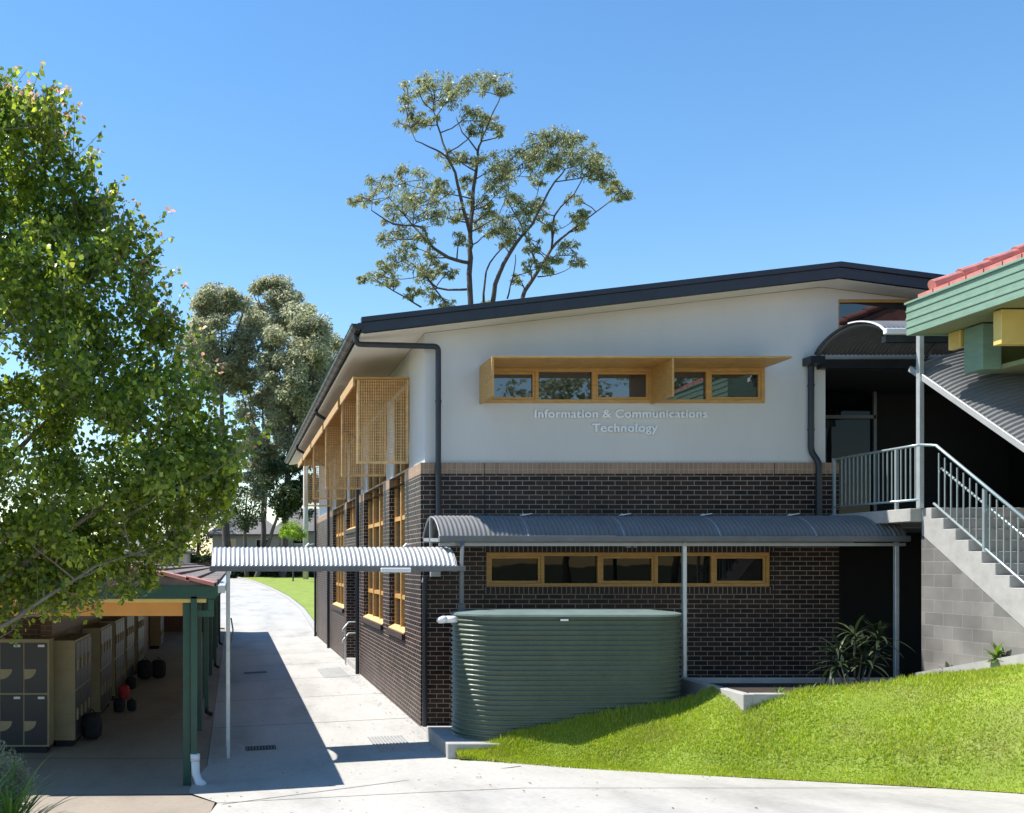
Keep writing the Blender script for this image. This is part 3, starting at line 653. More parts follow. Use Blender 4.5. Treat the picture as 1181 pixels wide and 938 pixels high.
CY0, CY1, CX0, CX1 = 17.15, 15.9, -.37, 3.62
W_ = thing('walkway_canopy', (1.6, 16.5, 0), 'galvanised corrugated barrel canopy spanning the path between shed and brick building', 'canopy')
barrel(CX0, CX1, CY0, CY1, 2.95, 2.935, .30).build('roof_sheet', 'galv', W_, smooth=True, recalc=False)
gb = MB(); gb.box(CX0 - .03, CX1 + .12, CY1 - .09, CY1 + .02, 2.845, 2.93); gb.build('gutter', 'grey', W_, bevel=.006)
fr = MB()
for x in (CX0 + .02, .9, 2.2, CX1 - .03): fr.tube(barrel_end(x, CY0, CY1, 2.95, 2.935, .30), .018, 6); fr.bar((x, CY0, 2.87), (x, CY1, 2.87), .05, .06)
fr.bar((CX0, CY0 - .03, 2.88), (CX1, CY0 - .03, 2.88), .05, .1)
fr.build('frame', 'galvd', W_)
pz = MB(); pz.box(-.12, -.065, 15.86, 15.915, -.21, 2.85); pp = pz.build('post', 'post', W_, bevel=.005); MB().box(-.17, -.015, 15.81, 15.965, -.21, -.195).build('base_plate', 'galvd', pp)
MB().box(-.14, -.07, 16.95, 17.02, -.2, 2.86).build('post', 'post', W_)
x0 = (439 - 270) / F * 15.8; x1 = (474 - 270) / F * 15.8
MB().box(x0, x1, CY1 - .125, CY1 - .091, 2.825, 2.90).build('gutter_sign_plate', 'pvc', W_, bevel=.01)
c1 = MB(); c1.bar((1.22, 16.52, 3.27), (1.34, 16.58, 3.30), .05, .012); c1.bar((1.20, 16.5, 3.25), (1.26, 16.54, 3.31), .04, .01); k0 = c1.build('ridge_clip', 'galv', W_)
copy_part(k0, (1.65, 0, 0))

# ---------------------------------------------------------------- rainwater tank
TX0, TX1, TY0, TY1, TZ0, TZ1 = 3.50, 7.12, 15.08, 16.42, .22, 2.15
tr = (TY1 - TY0) / 2; tcy = (TY0 + TY1) / 2
def stadium(r, n=20):
    pts = []
    for k in range(n + 1): t = -math.pi / 2 + math.pi * k / n; pts.append((TX1 - tr + r * math.cos(t), tcy + r * math.sin(t)))
    m2 = 14
    for k in range(1, m2): pts.append((TX1 - tr + (TX0 + 2 * tr - TX1) * k / m2, tcy + r))
    for k in range(n + 1): t = math.pi / 2 + math.pi * k / n; pts.append((TX0 + tr + r * math.cos(t), tcy + r * math.sin(t)))
    for k in range(1, m2): pts.append((TX0 + tr + (TX1 - 2 * tr - TX0) * k / m2, tcy - r))
    return pts
K = thing('water_tank', ((TX0 + TX1) / 2, tcy, .25), 'large dark green corrugated rainwater tank with rounded ends beside the grass bank', 'water tank')
tb = MB(); nz = 25 * 8; ring = len(stadium(tr))
rows = []
for i in range(nz + 1):
    z = TZ0 + (TZ1 - TZ0) * i / nz; r = tr - .016 + .016 * math.cos(2 * math.pi * i / 8); rows.append([(x, y, z) for x, y in stadium(r)])
tb.grid(lambda i, j: rows[i][j], nz + 1, ring, closed=True); tb.build('tank_wall', 'tank', K, smooth=True)
tl = MB(); a = [(x, y, TZ1) for x, y in stadium(tr + .012)]; b = [(x, y, TZ1 + .03) for x, y in stadium(tr + .012)]; c = [(x, y, TZ1 + .045) for x, y in stadium(tr - .05)]; d = [(x, y, TZ1 + .075) for x, y in stadium(tr * .45)]
L = [a, b, c, d]; tl.grid(lambda i, j: L[i][j], 4, ring, closed=True); tl.add(d, [tuple(range(ring))]); tl.build('tank_lid', 'tanktop', K)
ov = MB(); zc = 2.08; ov.tube([(3.56, 15.6, zc), (3.38, 15.6, zc)], .055, 14); ov.tube([(3.38, 15.6, zc), (3.31, 15.6, zc - .005), (3.265, 15.6, zc - .02), (3.24, 15.6, zc - .04)], [.058, .06, .05, .03], 14); ov.build('overflow_pipe', 'pvc', K, smooth=True)
ll = MB(); ll.box(5.02, 5.14, TY0 - .014, TY0 - .004, 2.085, 2.115); ll.build('maker_plate', 'pvc', K)
dp = MB(); xq = (532.5 - 270) / F * 16.0; dp.box(xq - .035, xq + .035, 15.98, 16.04, 2.30, 2.9); dp.bar((xq, 16.01, 2.88), (xq + .07, 16.24, 3.34), .065, .055); dpo = dp.build('inlet_downpipe', 'grey', V_, bevel=.008)
MB().box(xq - .05, xq + .05, 15.96, 16.06, 2.2, 2.30).build('pipe_shoe', 'grey', dpo)
sl_ = MB(); sl_.prism([(3.26, 14.96), (3.26, 16.6), (7.3, 16.6), (7.3, 14.96)], 'z', -.1, .218); tag(sl_.build('tank_slab', 'concw', bevel=.01), 'low grey concrete plinth beneath the green water tank', 'plinth')

# ---------------------------------------------------------------- planter by the verandah
PL = thing('garden_planter', (9.2, 15.2, .3), 'grey concrete edged garden bed in front of the dark brick wall', 'planter')
pm = MB(); pm.box(7.36, 7.50, 14.16, 16.25, -.2, 1.08); pm.box(7.50, 10.98, 14.16, 14.29, -.2, 1.085); pm.box(7.50, 10.98, 16.12, 16.25, -.2, 1.08); pm.build('concrete_edging', 'concw', PL, bevel=.008)
MB().add([(7.5, 14.29, 1.0), (10.98, 14.29, 1.0), (10.98, 16.12, 1.0), (7.5, 16.12, 1.0)], [(0, 1, 2, 3)]).build('garden_soil', 'soil', PL, recalc=False)
tag(MB().box(WX, 10.98, 16.26, 17.79, -.1, .02).build('verandah_floor', 'concw'), kind='structure')

def blades_plant(name, base, specs, m, label, cat, seed=1, group=None, parent=None, bare=False):
    """ strap leaves: specs = (count, length range, width, upright range in degrees, droop) """
    rr = random.Random(seed); mb = MB(); bx, by, bz = base
    for cnt, l0, l1, wd, e0, e1, droop, zoff in specs:
        for _ in range(cnt):
            az = rr.uniform(0, 2 * math.pi); el = R(rr.uniform(e0, e1)); Ln = rr.uniform(l0, l1); zz = bz + rr.uniform(0, zoff)
            d = Vector((math.cos(az), math.sin(az), 0)); sd = Vector((-math.sin(az), math.cos(az), 0)); p = Vector((bx, by, zz)); k = 6; pts = []
            for i in range(k + 1):
                t = i / k; w_ = wd * (math.sin(math.pi * min(1, t * .85 + .12))) ; pts.append((p.copy(), w_))
                e = el - droop * t; p = p + (d * math.cos(e) + Vector((0, 0, 1)) * math.sin(e)) * Ln / k
            vs = []
            for q_, w_ in pts: vs += [q_ - sd * w_ / 2, q_ + sd * w_ / 2]
            mb.add(vs, [(2 * i, 2 * i + 1, 2 * i + 3, 2 * i + 2) for i in range(k)])
    o = mb.build(name if parent is None else 'leaves', m, parent, recalc=False)
    if parent is None: tag(o, label, cat, group)
    return o
pr = thing('cane_plant', (9.75, 15.4, 1.0), 'dark spiky-leaved cane plant growing in the shaded garden bed', 'plant')
stm = MB()
for i, (dx, dy, hh) in enumerate(((0, 0, .75), (.18, .1, .55), (-.2, .05, .45), (.05, -.2, .35), (.32, -.1, .7), (-.33, -.1, .3))):
    stm.tube([(9.75 + dx * .4, 15.4 + dy * .4, .98), (9.75 + dx, 15.4 + dy, 1.0 + hh)], .014, 6)
    blades_plant('leaves', (9.75 + dx, 15.4 + dy, 1.0 + hh), [(26, .35, .62, .045, -25, 75, 1.0, .12)], 'leafP', None, None, seed=20 + i, parent=pr)
stm.build('stem', 'barkg', pr)
weeds = [((8.05, 14.5, 1.0), .18, 'small weed sprouting at the left corner of the garden bed'), ((8.6, 14.6, 1.0), .16, 'low weed in the garden bed left of the cane plant'), ((9.2, 14.35, 1.0), .2, 'weed on the bed edge in front of the cane plant'),
         ((10.6, 14.25, 1.05), .25, 'leafy weed beside the right verandah post'), ((10.85, 14.7, 1.1), .22, 'weed at the foot of the block wall corner')]
for i, (p, s, lb) in enumerate(weeds): blades_plant('weed', p, [(16, s * .6, s * 1.3, .03, 10, 85, .8, .05)], 'leafS', lb, 'weed', seed=40 + i, group='weeds along the garden bed')
sm = [((10.93, 15.0, 1.15), 'small dark plant against the block wall under the stairs'), ((10.9, 14.0, 1.55), 'bright weed growing by the kerb at the foot of the block wall')]
for i, (p, lb) in enumerate(sm): blades_plant('small_plant', p, [(40, .12, .28, .05, 0, 85, .7, .15)], 'leafP' if i == 0 else 'leafS', lb, 'plant', seed=60 + i)

# ---------------------------------------------------------------- stairs, landing, rails
S = thing('staircase', (12, 14, 1.5), 'concrete staircase with grey blockwork side wall rising to the upper entrance', 'staircase')
SX0, SX1 = 11.0, 13.2; rise, going = .175, .26; n = 13
prof = [(15.62, 3.85)]; y, z = 15.45, 3.85
prof.append((y, z))
for i in range(n): z -= rise; prof.append((y, z)); y -= going; prof.append((y, z))
zl, yl = z, y
s_ = rise / going
low = [(yl, zl - .1), (yl + .1, zl - .32), (15.62, 3.85 - .52 + (.0))]
low[1] = (yl + .05, 3.52 - s_ * (15.62 - yl - .05) - .0)
st = MB(); st.prism(prof + [(yl, 3.40 - s_ * (15.62 - yl)), (15.62, 3.40)], 'x', SX0 - .006, SX1); st.build('flight', 'concw', S, bevel=.006)
bw = MB(); bw.prism([(15.68, -.2), (15.68, 3.40), (15.62, 3.395), (yl, 3.395 - s_ * (15.62 - yl)), (yl, -.2)], 'x', SX0, SX0 + .19); bw.build('block_wall', 'block', S)
bw = MB(); bw.box(SX0 + .19, SX1, 15.49, 15.68, -.2, 3.4); bw.build('rear_block_wall', 'block', S)
ld = MB(); ld.box(10.82, 16.5, 15.68, WY + .24, 3.64, 3.85); ld.box(SX0 - .0, SX1, 15.625, 15.679, 3.41, 3.85); ld.build('landing', 'concw', S, bevel=.008)
nos = MB()
y, z = 15.45, 3.85
kz = lambda y: 1.22 + (15.65 - y) * .235
kr = MB(); kr.add([(10.86, 15.65, .9), (10.99, 15.65, .9), (10.99, yl, .9), (10.86, yl, .9), (10.86, 15.65, kz(15.65)), (10.99, 15.65, kz(15.65)), (10.99, yl, kz(yl)), (10.86, yl, kz(yl))],
                    [(0, 3, 2, 1), (4, 5, 6, 7), (0, 1, 5, 4), (1, 2, 6, 5), (2, 3, 7, 6), (3, 0, 4, 7)])
tag(kr.build('garden_kerb', 'concw'), kind='structure')
RL = thing('balustrade', (10.93, 15.6, 3.85), 'silver metal balustrade around the landing and down the stairs', 'railing')
rt = MB(); rx = 10.92
rt.tube([(rx - .04, WY - .02, 4.86), (rx, 15.9, 4.86), (rx, 15.62, 4.86)], .022, 10)
y_end = 12.3; zs = lambda y: -.69 * (15.6 - y)
rx2 = 11.07
rt.tube([(rx, 15.62, 4.86), (rx2, 15.45, 4.83), (rx2, y_end, 4.86 + zs(y_end))], .024, 10); rt.build('top_rail', 'rail', RL, smooth=True)
br_ = MB(); br_.tube([(rx - .04, WY - .02, 3.99), (rx, 15.62, 3.99)], .018, 8); br_.tube([(rx2, 15.5, 3.99 + zs(15.5)), (rx2, y_end, 3.99 + zs(y_end))], .018, 8); br_.build('bottom_rail', 'rail', RL, smooth=True)
mr = MB(); mr.tube([(rx2 + .05, 15.4, 4.60 + zs(15.4)), (rx2 + .05, y_end, 4.60 + zs(y_end))], .018, 8); mr.build('handrail', 'rail', RL, smooth=True)
b0 = MB().box(rx - .008, rx + .008, 17.6, 17.616, 4.0, 4.85).build('baluster', 'rail', RL)
for i in range(1, 18): copy_part(b0, (0, -.112 * i, 0))
h0 = 4.85 - 4.0
b1 = MB().box(rx2 - .008, rx2 + .008, 15.38, 15.396, 4.0 + zs(15.39), 4.85 + zs(15.39)).build('baluster', 'rail', RL)
for i in range(1, 24): copy_part(b1, (0, -.13 * i, -.69 * .13 * i))
for (x, y, z0, z1) in ((rx - .04, WY - .03, 3.85, 4.88), (rx, 16.15, 3.85, 4.86), (rx2, 14.45, 2.95, 4.85 + zs(14.45)), (rx2, 13.62, 2.4, 4.85 + zs(13.62)), (rx2, 12.6, 1.7, 4.85 + zs(12.6))):
    MB().box(x - .022, x + .022, y - .022, y + .022, z0, z1).build('post', 'rail', RL)
# entry awning above the landing
E = thing('entry_awning', (12.5, 16.8, 6.7), 'dark underside barrel awning over the upper entrance landing', 'awning')
barrel(10.55, 15.2, 17.84, 15.85, 6.77, 6.74, .33, nA=18).build('roof_sheet', 'grey', E, smooth=True, recalc=False)
ed = MB(); pts = barrel_end(10.53, 17.84, 15.85, 6.79, 6.76, .33, nA=18)
for p, q_ in zip(pts[9:-1], pts[10:]): ed.bar(p, q_, .02, .035, up=(1, 0, 0))
ed.build('verge_trim', 'pvc', E)
gt = MB(); gt.box(10.5, 15.2, 15.77, 15.86, 6.67, 6.76); gt.build('gutter', 'pvc', E, bevel=.01)
bm_ = MB(); bm_.box(10.36, 10.62, 17.60, 17.86, 6.56, 6.70); bm_.box(10.62, 15.2, 17.70, 17.86, 6.50, 6.66); bm_.box(10.56, 15.2, 15.88, 15.98, 6.56, 6.66); bm_.build('beam', 'navy', E)
for x in (10.62, 12.6, 15.0): MB().tube(barrel_end(x, 17.84, 15.9, 6.74, 6.71, .33), .03, 6).build('rib', 'grey', E)
MB().box(10.91, 10.99, 15.60, 15.68, 3.85, 6.66).build('post', 'post', E, bevel=.008)
MB().box(15.0, 15.08, 15.60, 15.68, 3.85, 6.66).build('post', 'post', E)
# stair canopy: barrel roof sloping down with the flight
Q = thing('stair_canopy', (12, 14, 5), 'sloping corrugated barrel canopy following the staircase down', 'canopy')
ya, yb2, za, sl2 = 15.84, 12.3, 6.10, .68
cx0, cx1, rs = 10.98, 13.0, .34; Ls = math.hypot(ya - yb2, (ya - yb2) * sl2); nL = int(Ls / PITCH * 8); nA = 16
qb = MB(); nv = Vector((0, sl2, 1)).normalized() * -1 if False else Vector((0, sl2, 1)).normalized()
nv = Vector((0, -sl2, 1)).normalized()
nv = Vector((0, -sl2, 1)); nv = Vector((0, -sl2 / math.hypot(1, sl2), 1 / math.hypot(1, sl2)))
def qP(i, j):
    s = i / (nL - 1); t = j / (nA - 1); y = ya + (yb2 - ya) * s; z = za - (ya - y) * sl2
    h = rs * (4 * t * (1 - t)) ** .85 if 0 < t < 1 else 0
    h += .018 * math.cos(2 * math.pi * s * Ls / .095)
    return (cx0 + (cx1 - cx0) * t, y + nv.y * h, z + nv.z * h)
qb.grid(qP, nL, nA); qb.build('roof_sheet', 'galvv', Q, smooth=True, recalc=False)
qe = MB(); qe.bar((cx0 - .02, ya + .05, za + .0 + .03), (cx0 - .02, yb2, za - (ya - yb2) * sl2), .035, .09); qe.build('edge_trim', 'galv', Q, bevel=.004)
qa = MB(); ptsq = [Vector((cx0 + (cx1 - cx0) * j / 15, ya + .01, za + (rs * (4 * j / 15 * (1 - j / 15)) ** .85 if 0 < j < 15 else 0) * nv.z)) for j in range(16)]
for p, q_ in zip(ptsq[:-1], ptsq[1:]): qa.bar(p, q_, .04, .05, up=(0, 1, 0))
qa.build('end_trim', 'galvd', Q)
qf = MB(); qf.bar((cx1, ya, za), (cx1, yb2, za - (ya - yb2) * sl2), .06, .1); qf.build('frame', 'galvd', Q)
for y in (12.45,):
    MB().box(11.04, 11.1, y - .03, y + .03, 1.7, za - (ya - y) * sl2).build('post', 'post', Q)
for y in (12.6, 15.3): MB().box(12.95, 13.02, y - .03, y + .03, 1.7, za - (ya - y) * sl2).build('post', 'post', Q)

# ---------------------------------------------------------------- green-trimmed building at the right
GB = thing('green_trimmed_building', (13, 11, 1.4), 'near building with sage green fascia, yellow beam and red tiled roof', 'building')
gX, gY = 10.4, 15.16
fm = MB(); fm.box(gX, gX + .03, 6.5, gY, 6.49, 6.98)
for z in (6.60, 6.72, 6.84): fm.box(gX - .012, gX, 6.5, gY, z, z + .035)
fm.box(gX - .03, gX + .05, 6.5, gY + .01, 6.965, 7.0); fm.build('fascia', 'sage', GB, bevel=.004)
fm = MB(); fm.box(gX + .03, 15.5, gY - .03, gY, 6.49, 6.98); fm.build('end_fascia', 'sage', GB)
MB().box(gX + .03, 15.5, 6.5, gY - .031, 6.52, 6.54).build('soffit', 'sage2', GB)
rt_ = MB(); pit = .40
nc = 16; zb_ = 7.02
for i in range(nc):
    xa = gX + .02 + i * .33; za_ = zb_ + i * .33 * pit
    for jx in range(26):
        yA = 14.93 - jx * .33; 
        rt_.add([(xa, yA, za_ + .05), (xa + .38, yA, za_ + .38 * pit), (xa + .38, yA - .31, za_ + .38 * pit), (xa, yA - .31, za_ + .05), (xa, yA, za_ - .03), (xa, yA - .31, za_ - .03)], [(0, 1, 2, 3), (0, 3, 5, 4)])
rt_.prism([(gX + .02, 7.0), (gX + .02 + nc * .33, 7.0), (gX + .02 + nc * .33, 7.0 + nc * .33 * pit)], 'y', 6.5, 14.9)
rt_.build('roof_tiles', 'redtile', GB, recalc=False)
rv = MB()
for i in range(9):
    xa = gX + .22 + i * .42; za_ = 7.09 + (xa - gX - .22) * pit + .10
    rv.tube([(xa - .03, 14.87, za_), (xa + .43, 14.87, za_ + .42 * pit - .01)], [.085, .07], 12)
rv.build('verge_tiles', 'redtile', GB, smooth=False)
bmm = MB(); bmm.box(11.0, 11.28, 14.40, 14.77, 5.83, 6.50); bmm.build('box_beam', 'sage', GB, bevel=.006)
bmm = MB(); bmm.box(11.281, 15.4, 14.0, 14.77, 5.83, 5.90); bmm.box(11.281, 15.4, 14.70, 14.77, 5.90, 6.4); bmm.build('gutter_trough', 'sage2', GB, bevel=.005)
bmm = MB(); bmm.box((1155 - 270) / F * 13.6, 15.4, 13.6, 13.75, 6.02, 6.50); bmm.build('yellow_beam', 'yellow', GB, bevel=.006)
bmm = MB(); bmm.box(11.0, 11.1, 14.85, 15.1, 6.25, 6.52); bmm.build('rafter_end', 'yellow', GB, bevel=.012)
MB().box(14.0, 15.4, 6.6, 14.4, 0.8, 6.5).build('wall', 'redbrick', GB)
tag(sheet('terrace', [13.2, 13.9, 20, 30], [6, 14, 15.6], .9, 'concw'), kind='structure')

# ---------------------------------------------------------------- shed with lockers at the left
D = thing('locker_shed', (-3, 28, -.2), 'long low covered locker shed with green posts and tiled roof left of the path', 'shed')
eX, eY, eZ = -.26, 13.95, 2.62; pit = .19
rt_ = MB(); rr = random.Random(3)
for i in range(13):
    xa = eX - i * .33; z0 = eZ + .03 + i * .33 * pit
    for j in range(89):
        yA = eY - .02 + j * .33
        rt_.add([(xa, yA, z0 + .045), (xa - .36, yA, z0 + .36 * pit), (xa - .36, yA + .322, z0 + .36 * pit), (xa, yA + .322, z0 + .045), (xa, yA, z0), (xa, yA + .322, z0)], [(0, 3, 2, 1), (0, 4, 5, 3)])
rt_.build('roof_tiles', 'tile', D, recalc=False)
rb = MB(); rgx, rgz = eX - 13 * .33, eZ + 13 * .33 * pit
rb.prism([(eX, eZ), (eX, eZ + .028), (rgx, rgz + .03), (rgx - 4.3, eZ + .03), (rgx - 4.3, eZ)], 'y', eY + .02, 43.3); rb.build('roof_deck', 'green', D)
pk = MB()
for i in range(12):
    xa = eX - .02 - i * .36; z0 = eZ + .075 + i * .36 * pit
    pk.add([(xa, eY - .10, z0), (xa - .40, eY - .10, z0 + .40 * pit + .02), (xa - .40, eY + .25, z0 + .40 * pit + .03), (xa, eY + .25, z0 + .01), (xa, eY - .10, z0 - .05), (xa - .40, eY - .10, z0 + .40 * pit - .03), (xa - .4, eY + .25, z0 + .4 * pit - .03), (xa, eY + .25, z0 - .05)],
           [(0, 3, 2, 1), (0, 1, 5, 4), (0, 4, 7, 3), (1, 2, 6, 5), (2, 3, 7, 6)])
pk.build('verge_tiles', 'pinktile', D)
fc = MB(); fc.box(eX - 8.3, eX, eY - .03, eY + .0, eZ - .15, eZ + .03); fc.box(eX - .0, eX + .03, eY - .03, 43.3, eZ - .12, eZ + .03); fc.build('fascia', 'green', D)
gt = MB(); gt.box(eX + .031, eX + .13, eY - .03, 43.3, eZ - .07, eZ + .035); gt.build('gutter', 'post', D)
ge = MB(); ge.prism([(eX - .02, eZ + .03), (rgx, rgz), (rgx - 4.25, eZ + .03)], 'y', eY + .0, eY + .02); ge.build('gable_infill', 'tile', D)
ob = MB(); ob.box(-8, -.62, 14.0, 14.1, 2.22, 2.41); ob.build('orange_beam', 'orange', D)
yb3 = MB(); yb3.box(-8, -.40, 13.96, 14.2, 2.412, 2.465); yb3.build('yellow_soffit', 'yellow', D)
gbm = MB(); gbm.box(-.60, -.29, 13.97, 14.05, 2.21, 2.30); gbm.box(-.37, -.29, 13.97, 14.05, 2.302, 2.46)
gbm.build('outrigger', 'green', D)
for i in range(7):
    y = 14.03 + i * 4.6; p = MB().box(-.73, -.62, y - .05, y + .06, -.22, eZ - .13).build('post', 'green', D, bevel=.005)
    if i: MB().box(-.60, -.30, y - .03, y + .03, 2.25, 2.33).build('outrigger', 'green', p)
for i, y in enumerate((14.0, 20.3, 29.5, 38.0)):
    o = MB(); o.box(-.615, -.53, y - .08, y, .22 if i == 0 else -.05, 2.5); dpq = o.build('downpipe', 'green', D)
    if i == 0:
        q2 = MB(); q2.tube([(-.555, 13.94, .24), (-.545, 13.94, -.02), (-.50, 13.90, -.13), (-.42, 13.84, -.17)], .06, 14); q2.tube([(-.555, 13.94, .26), (-.555, 13.94, .16)], .068, 14); q2.build('pipe_boot', 'pvc', dpq, smooth=True)
    else:
        q2 = MB(); q2.tube([(-.57, y - .04, .0), (-.57, y - .05, -.1), (-.45, y - .05, -.16)], .045, 8); q2.build('pipe_boot', 'black', dpq)
MB().box(-3.35, -3.15, 16.95, 43, -.3, 2.9).build('brick_wall', 'redbrick', D)
MB().box(-8.0, -.6, 43, 43.2, -.3, 3.0).build('end_wall', 'redbrick', D)
MB().box(-8.0, -3.35, 17.3, 17.5, -.3, 3.0).build('front_wall', 'redbrick', D)
MB().box(-8.0, -.6, 14.3, 42.9, 2.50, 2.53).build('ceiling', 'sage2', D)
for y in (19.5, 31.0): MB().box(-3.15, -3.1, y + 11 if False else 31.2, 33.2, -.18, 2.1).build('doorway', 'lockdoor', D) if y > 30 else None
# locker banks
def locker_bank(y0, label, L=1.8, nd=4):
    b = thing('locker_bank', (-2.94, y0, -.2), label, 'lockers', 'cream locker banks under the shed roof')
    mb = MB(); mb.box(-3.13, -2.76, y0 + .01, y0 + L, -.1, 1.63)
    for k in range(9): mb.box(-3.12, -2.77, y0 - .002, y0 + .01, -.04 + k * .19, -.025 + k * .19)
    mb.build('cabinet', 'cream', b); MB().box(-3.1, -2.80, y0 + .03, y0 + L - .03, -.22, -.1).build('plinth', 'black', b)
    w_ = L / nd; first = None
    for i in range(nd):
        for j in range(2):
            d = MB(); d.box(-2.758, -2.742, y0 + .02 + i * w_, y0 + (i + 1) * w_ - .01, -.07 + j * .85, .74 + j * .85); dd_ = d.build('door', 'lockdoor', b)
            MB().box(-2.742, -2.715, y0 + .05 + i * w_, y0 + .12 + i * w_, .25 + j * .85, .45 + j * .85).build('latch', 'cream', dd_)
    return b
ordn = ['frontmost tan locker bank along the shed wall, end panel facing out', 'second tan locker bank from the front along the shed wall', 'third tan locker bank along the shed wall behind the red bag', 'fourth locker bank along the shed wall beside the heap of bags', 'fifth locker bank, before the dark doorway in the shed']
for y0, lb in zip((17.0, 20.2, 22.7, 25.1, 28.0), ordn): locker_bank(y0, lb)
locker_bank(36.5, 'last tan locker bank near the far end of the shed')
fb = thing('locker_unit', (-3.5, 16.5, -.2), 'cream framed black lockers facing the viewer at the left end of the shed', 'lockers')
mb = MB(); mb.box(-5.2, -3.1, 16.42, 16.85, -.1, 1.7); mb.build('cabinet', 'cream', fb); MB().box(-5.15, -3.15, 16.45, 16.8, -.22, -.1).build('plinth', 'black', fb)
for i in range(5):
    for j in range(2):
        x1 = -3.135 - i * .405; d = MB().box(x1 - .375, x1, 16.405, 16.418, -.07 + j * .87, .77 + j * .87).build('door', 'lockdoor', fb)
        q3 = MB(); cx, cz = x1 - .375, .33 + j * .87 
        pts = [(cx, cz + .0)] + [(cx + .2 * math.cos(t), cz + .0 - .17 * math.sin(t)) for t in [k * math.pi / 2 / 8 for k in range(9)]]
        q3.prism(pts, 'y', 16.395, 16.404); q3.build('latch_plate', 'cream', d)
        MB().box(x1 - .15, x1 - .04, 16.398, 16.404, .70 + j * .87, .74 + j * .87).build('name_label', 'label', d)
def bag(loc, s, label, m='black', rot=0):
    b = thing('backpack', loc, label, 'bag', 'school bags left on the shed floor'); x, y, z = loc
    def blob(cx, cy, cz, rx, ry, rz, e=.6):
        mb = MB()
        def P(i, j):
            u = -math.pi / 2 + math.pi * i / 10; v = 2 * math.pi * j / 16
            f = lambda c: math.copysign(abs(c) ** e, c)
            return (cx + rx * f(math.cos(u)) * f(math.cos(v)), cy + ry * f(math.cos(u)) * f(math.sin(v)), cz + rz * f(math.sin(u)))
        return mb.grid(P, 11, 16, closed=True)
    blob(x, y, z + .2 * s, .17 * s, .13 * s, .2 * s).build('body', m, b, smooth=True); blob(x + .02, y - .12 * s, z + .13 * s, .12 * s, .05 * s, .11 * s).build('pocket', m, b, smooth=True)
    st_ = MB(); st_.tube([(x - .06 * s, y + .1 * s, z + .36 * s), (x - .02, y + .1 * s, z + .45 * s), (x + .06 * s, y + .1 * s, z + .36 * s)], .012, 6); st_.build('strap', m, b)
bag((-2.58, 17.75, -.2), 1.15, 'black bag standing against the frontmost locker bank')
bag((-2.45, 20.9, -.2), .75, 'low black bag lying beside the red bag'); bag((-2.2, 21.05, -.2), .62, 'slumped black bag right of the lockers, furthest from the wall')
bag((-2.58, 22.95, -.2), .8, 'red school bag beside the lockers in the shed', 'redfab')
bag((-2.45, 26.9, -.2), 1.3, 'large black bag left of the pair further back'); bag((-2.1, 27.2, -.2), 1.25, 'large black bag right of the pair further back')
bag((-2.6, 24.7, -.2), .8, 'small black bag in the gap between locker banks')

# ---------------------------------------------------------------- drains and small path details
def drain(x, y, w_, d_, label, nb=12):
    o = thing('drain_grate', (x, y, G(x, y)), label, 'drain'); z = G(x, y) - .006
    def zz(xx): return G(xx, y)
    fr_ = MB(); 
    fr_.add([(x - w_ / 2, y - d_ / 2, zz(x - w_ / 2) - .004), (x + w_ / 2, y - d_ / 2, zz(x + w_ / 2) - .004), (x + w_ / 2, y + d_ / 2, zz(x + w_ / 2) - .004), (x - w_ / 2, y + d_ / 2, zz(x - w_ / 2) - .004)], [(0, 1, 2, 3)])
    fr_.build('pit', 'black', o, recalc=False)
    br = MB()
    for i in range(nb):
        xx = x - w_ / 2 + w_ * (i + .5) / nb; br.box(xx - w_ / nb * .22, xx + w_ / nb * .22, y - d_ / 2, y + d_ / 2, zz(xx) - .003, zz(xx) + .004)
    br.build('bars', 'grate', o)
drain(.45, 16.6, .52, .38, 'small black drain grate nearest in the shed shadow on the path', 10); drain(.60, 28.0, .65, .42, 'far small drain grate in the shed shadow', 10)
def tactile(x, y, w_, d_, label):
    o = MB()
    for i in range(11):
        xx = x - w_ / 2 + w_ * (i + .5) / 11; o.add([(xx - .018, y - d_ / 2, G(xx, y) - .004), (xx + .018, y - d_ / 2, G(xx, y) - .004), (xx + .018, y + d_ / 2, G(xx, y) - .004), (xx - .018, y + d_ / 2, G(xx, y) - .004)], [(0, 1, 2, 3)])
        o.box(xx - .018, xx + .018, y - d_ / 2, y + d_ / 2, G(xx, y) - .0075, G(xx, y) + .0015)
    ob_ = o.build('slotted_drain', 'plastic'); tag(ob_, label, 'drain')
tactile(2.62, 16.4, .62, 1.35, 'slotted drain strips in sunlit concrete nearest the brick corner'); tactile(2.72, 27.0, .7, 2.2, 'slotted drain strips in sunlit path by the side door')
hr = thing('door_handrail', (3.3, 28, 0), 'pale twin-bar handrail at the side door of the brick building', 'handrail')
for z in (.62, .95):
    h_ = MB(); h_.tube([(WX + .9, 29.0, z + .30), (WX + .0, 29.0, z + .28), (WX - .18, 28.9, z + .08), (WX - .2, 28.9, z)], .025, 8); h_.build('rail', 'post', hr, smooth=True)
h_ = MB(); h_.tube([(WX - .1, 28.93, -.02), (WX - .1, 28.93, 1.1)], .025, 8); h_.tube([(WX + .6, 29.0, .1), (WX + .6, 29.0, 1.2)], .025, 8); h_.build('upright', 'post', hr)
hp = MB(); hp.tube([(-.12, 38, -.1)] + [(-.12 + .02 * i if i < 4 else -.12 + .08 - .02 * (i - 4), 38, -.1 + .12 * i) for i in range(1, 9)], .03, 8)
tag(hp.build('bent_pipe_bollard', 'plastic'), 'thin bent grey pipe standing by the last shed posts', 'bollard')

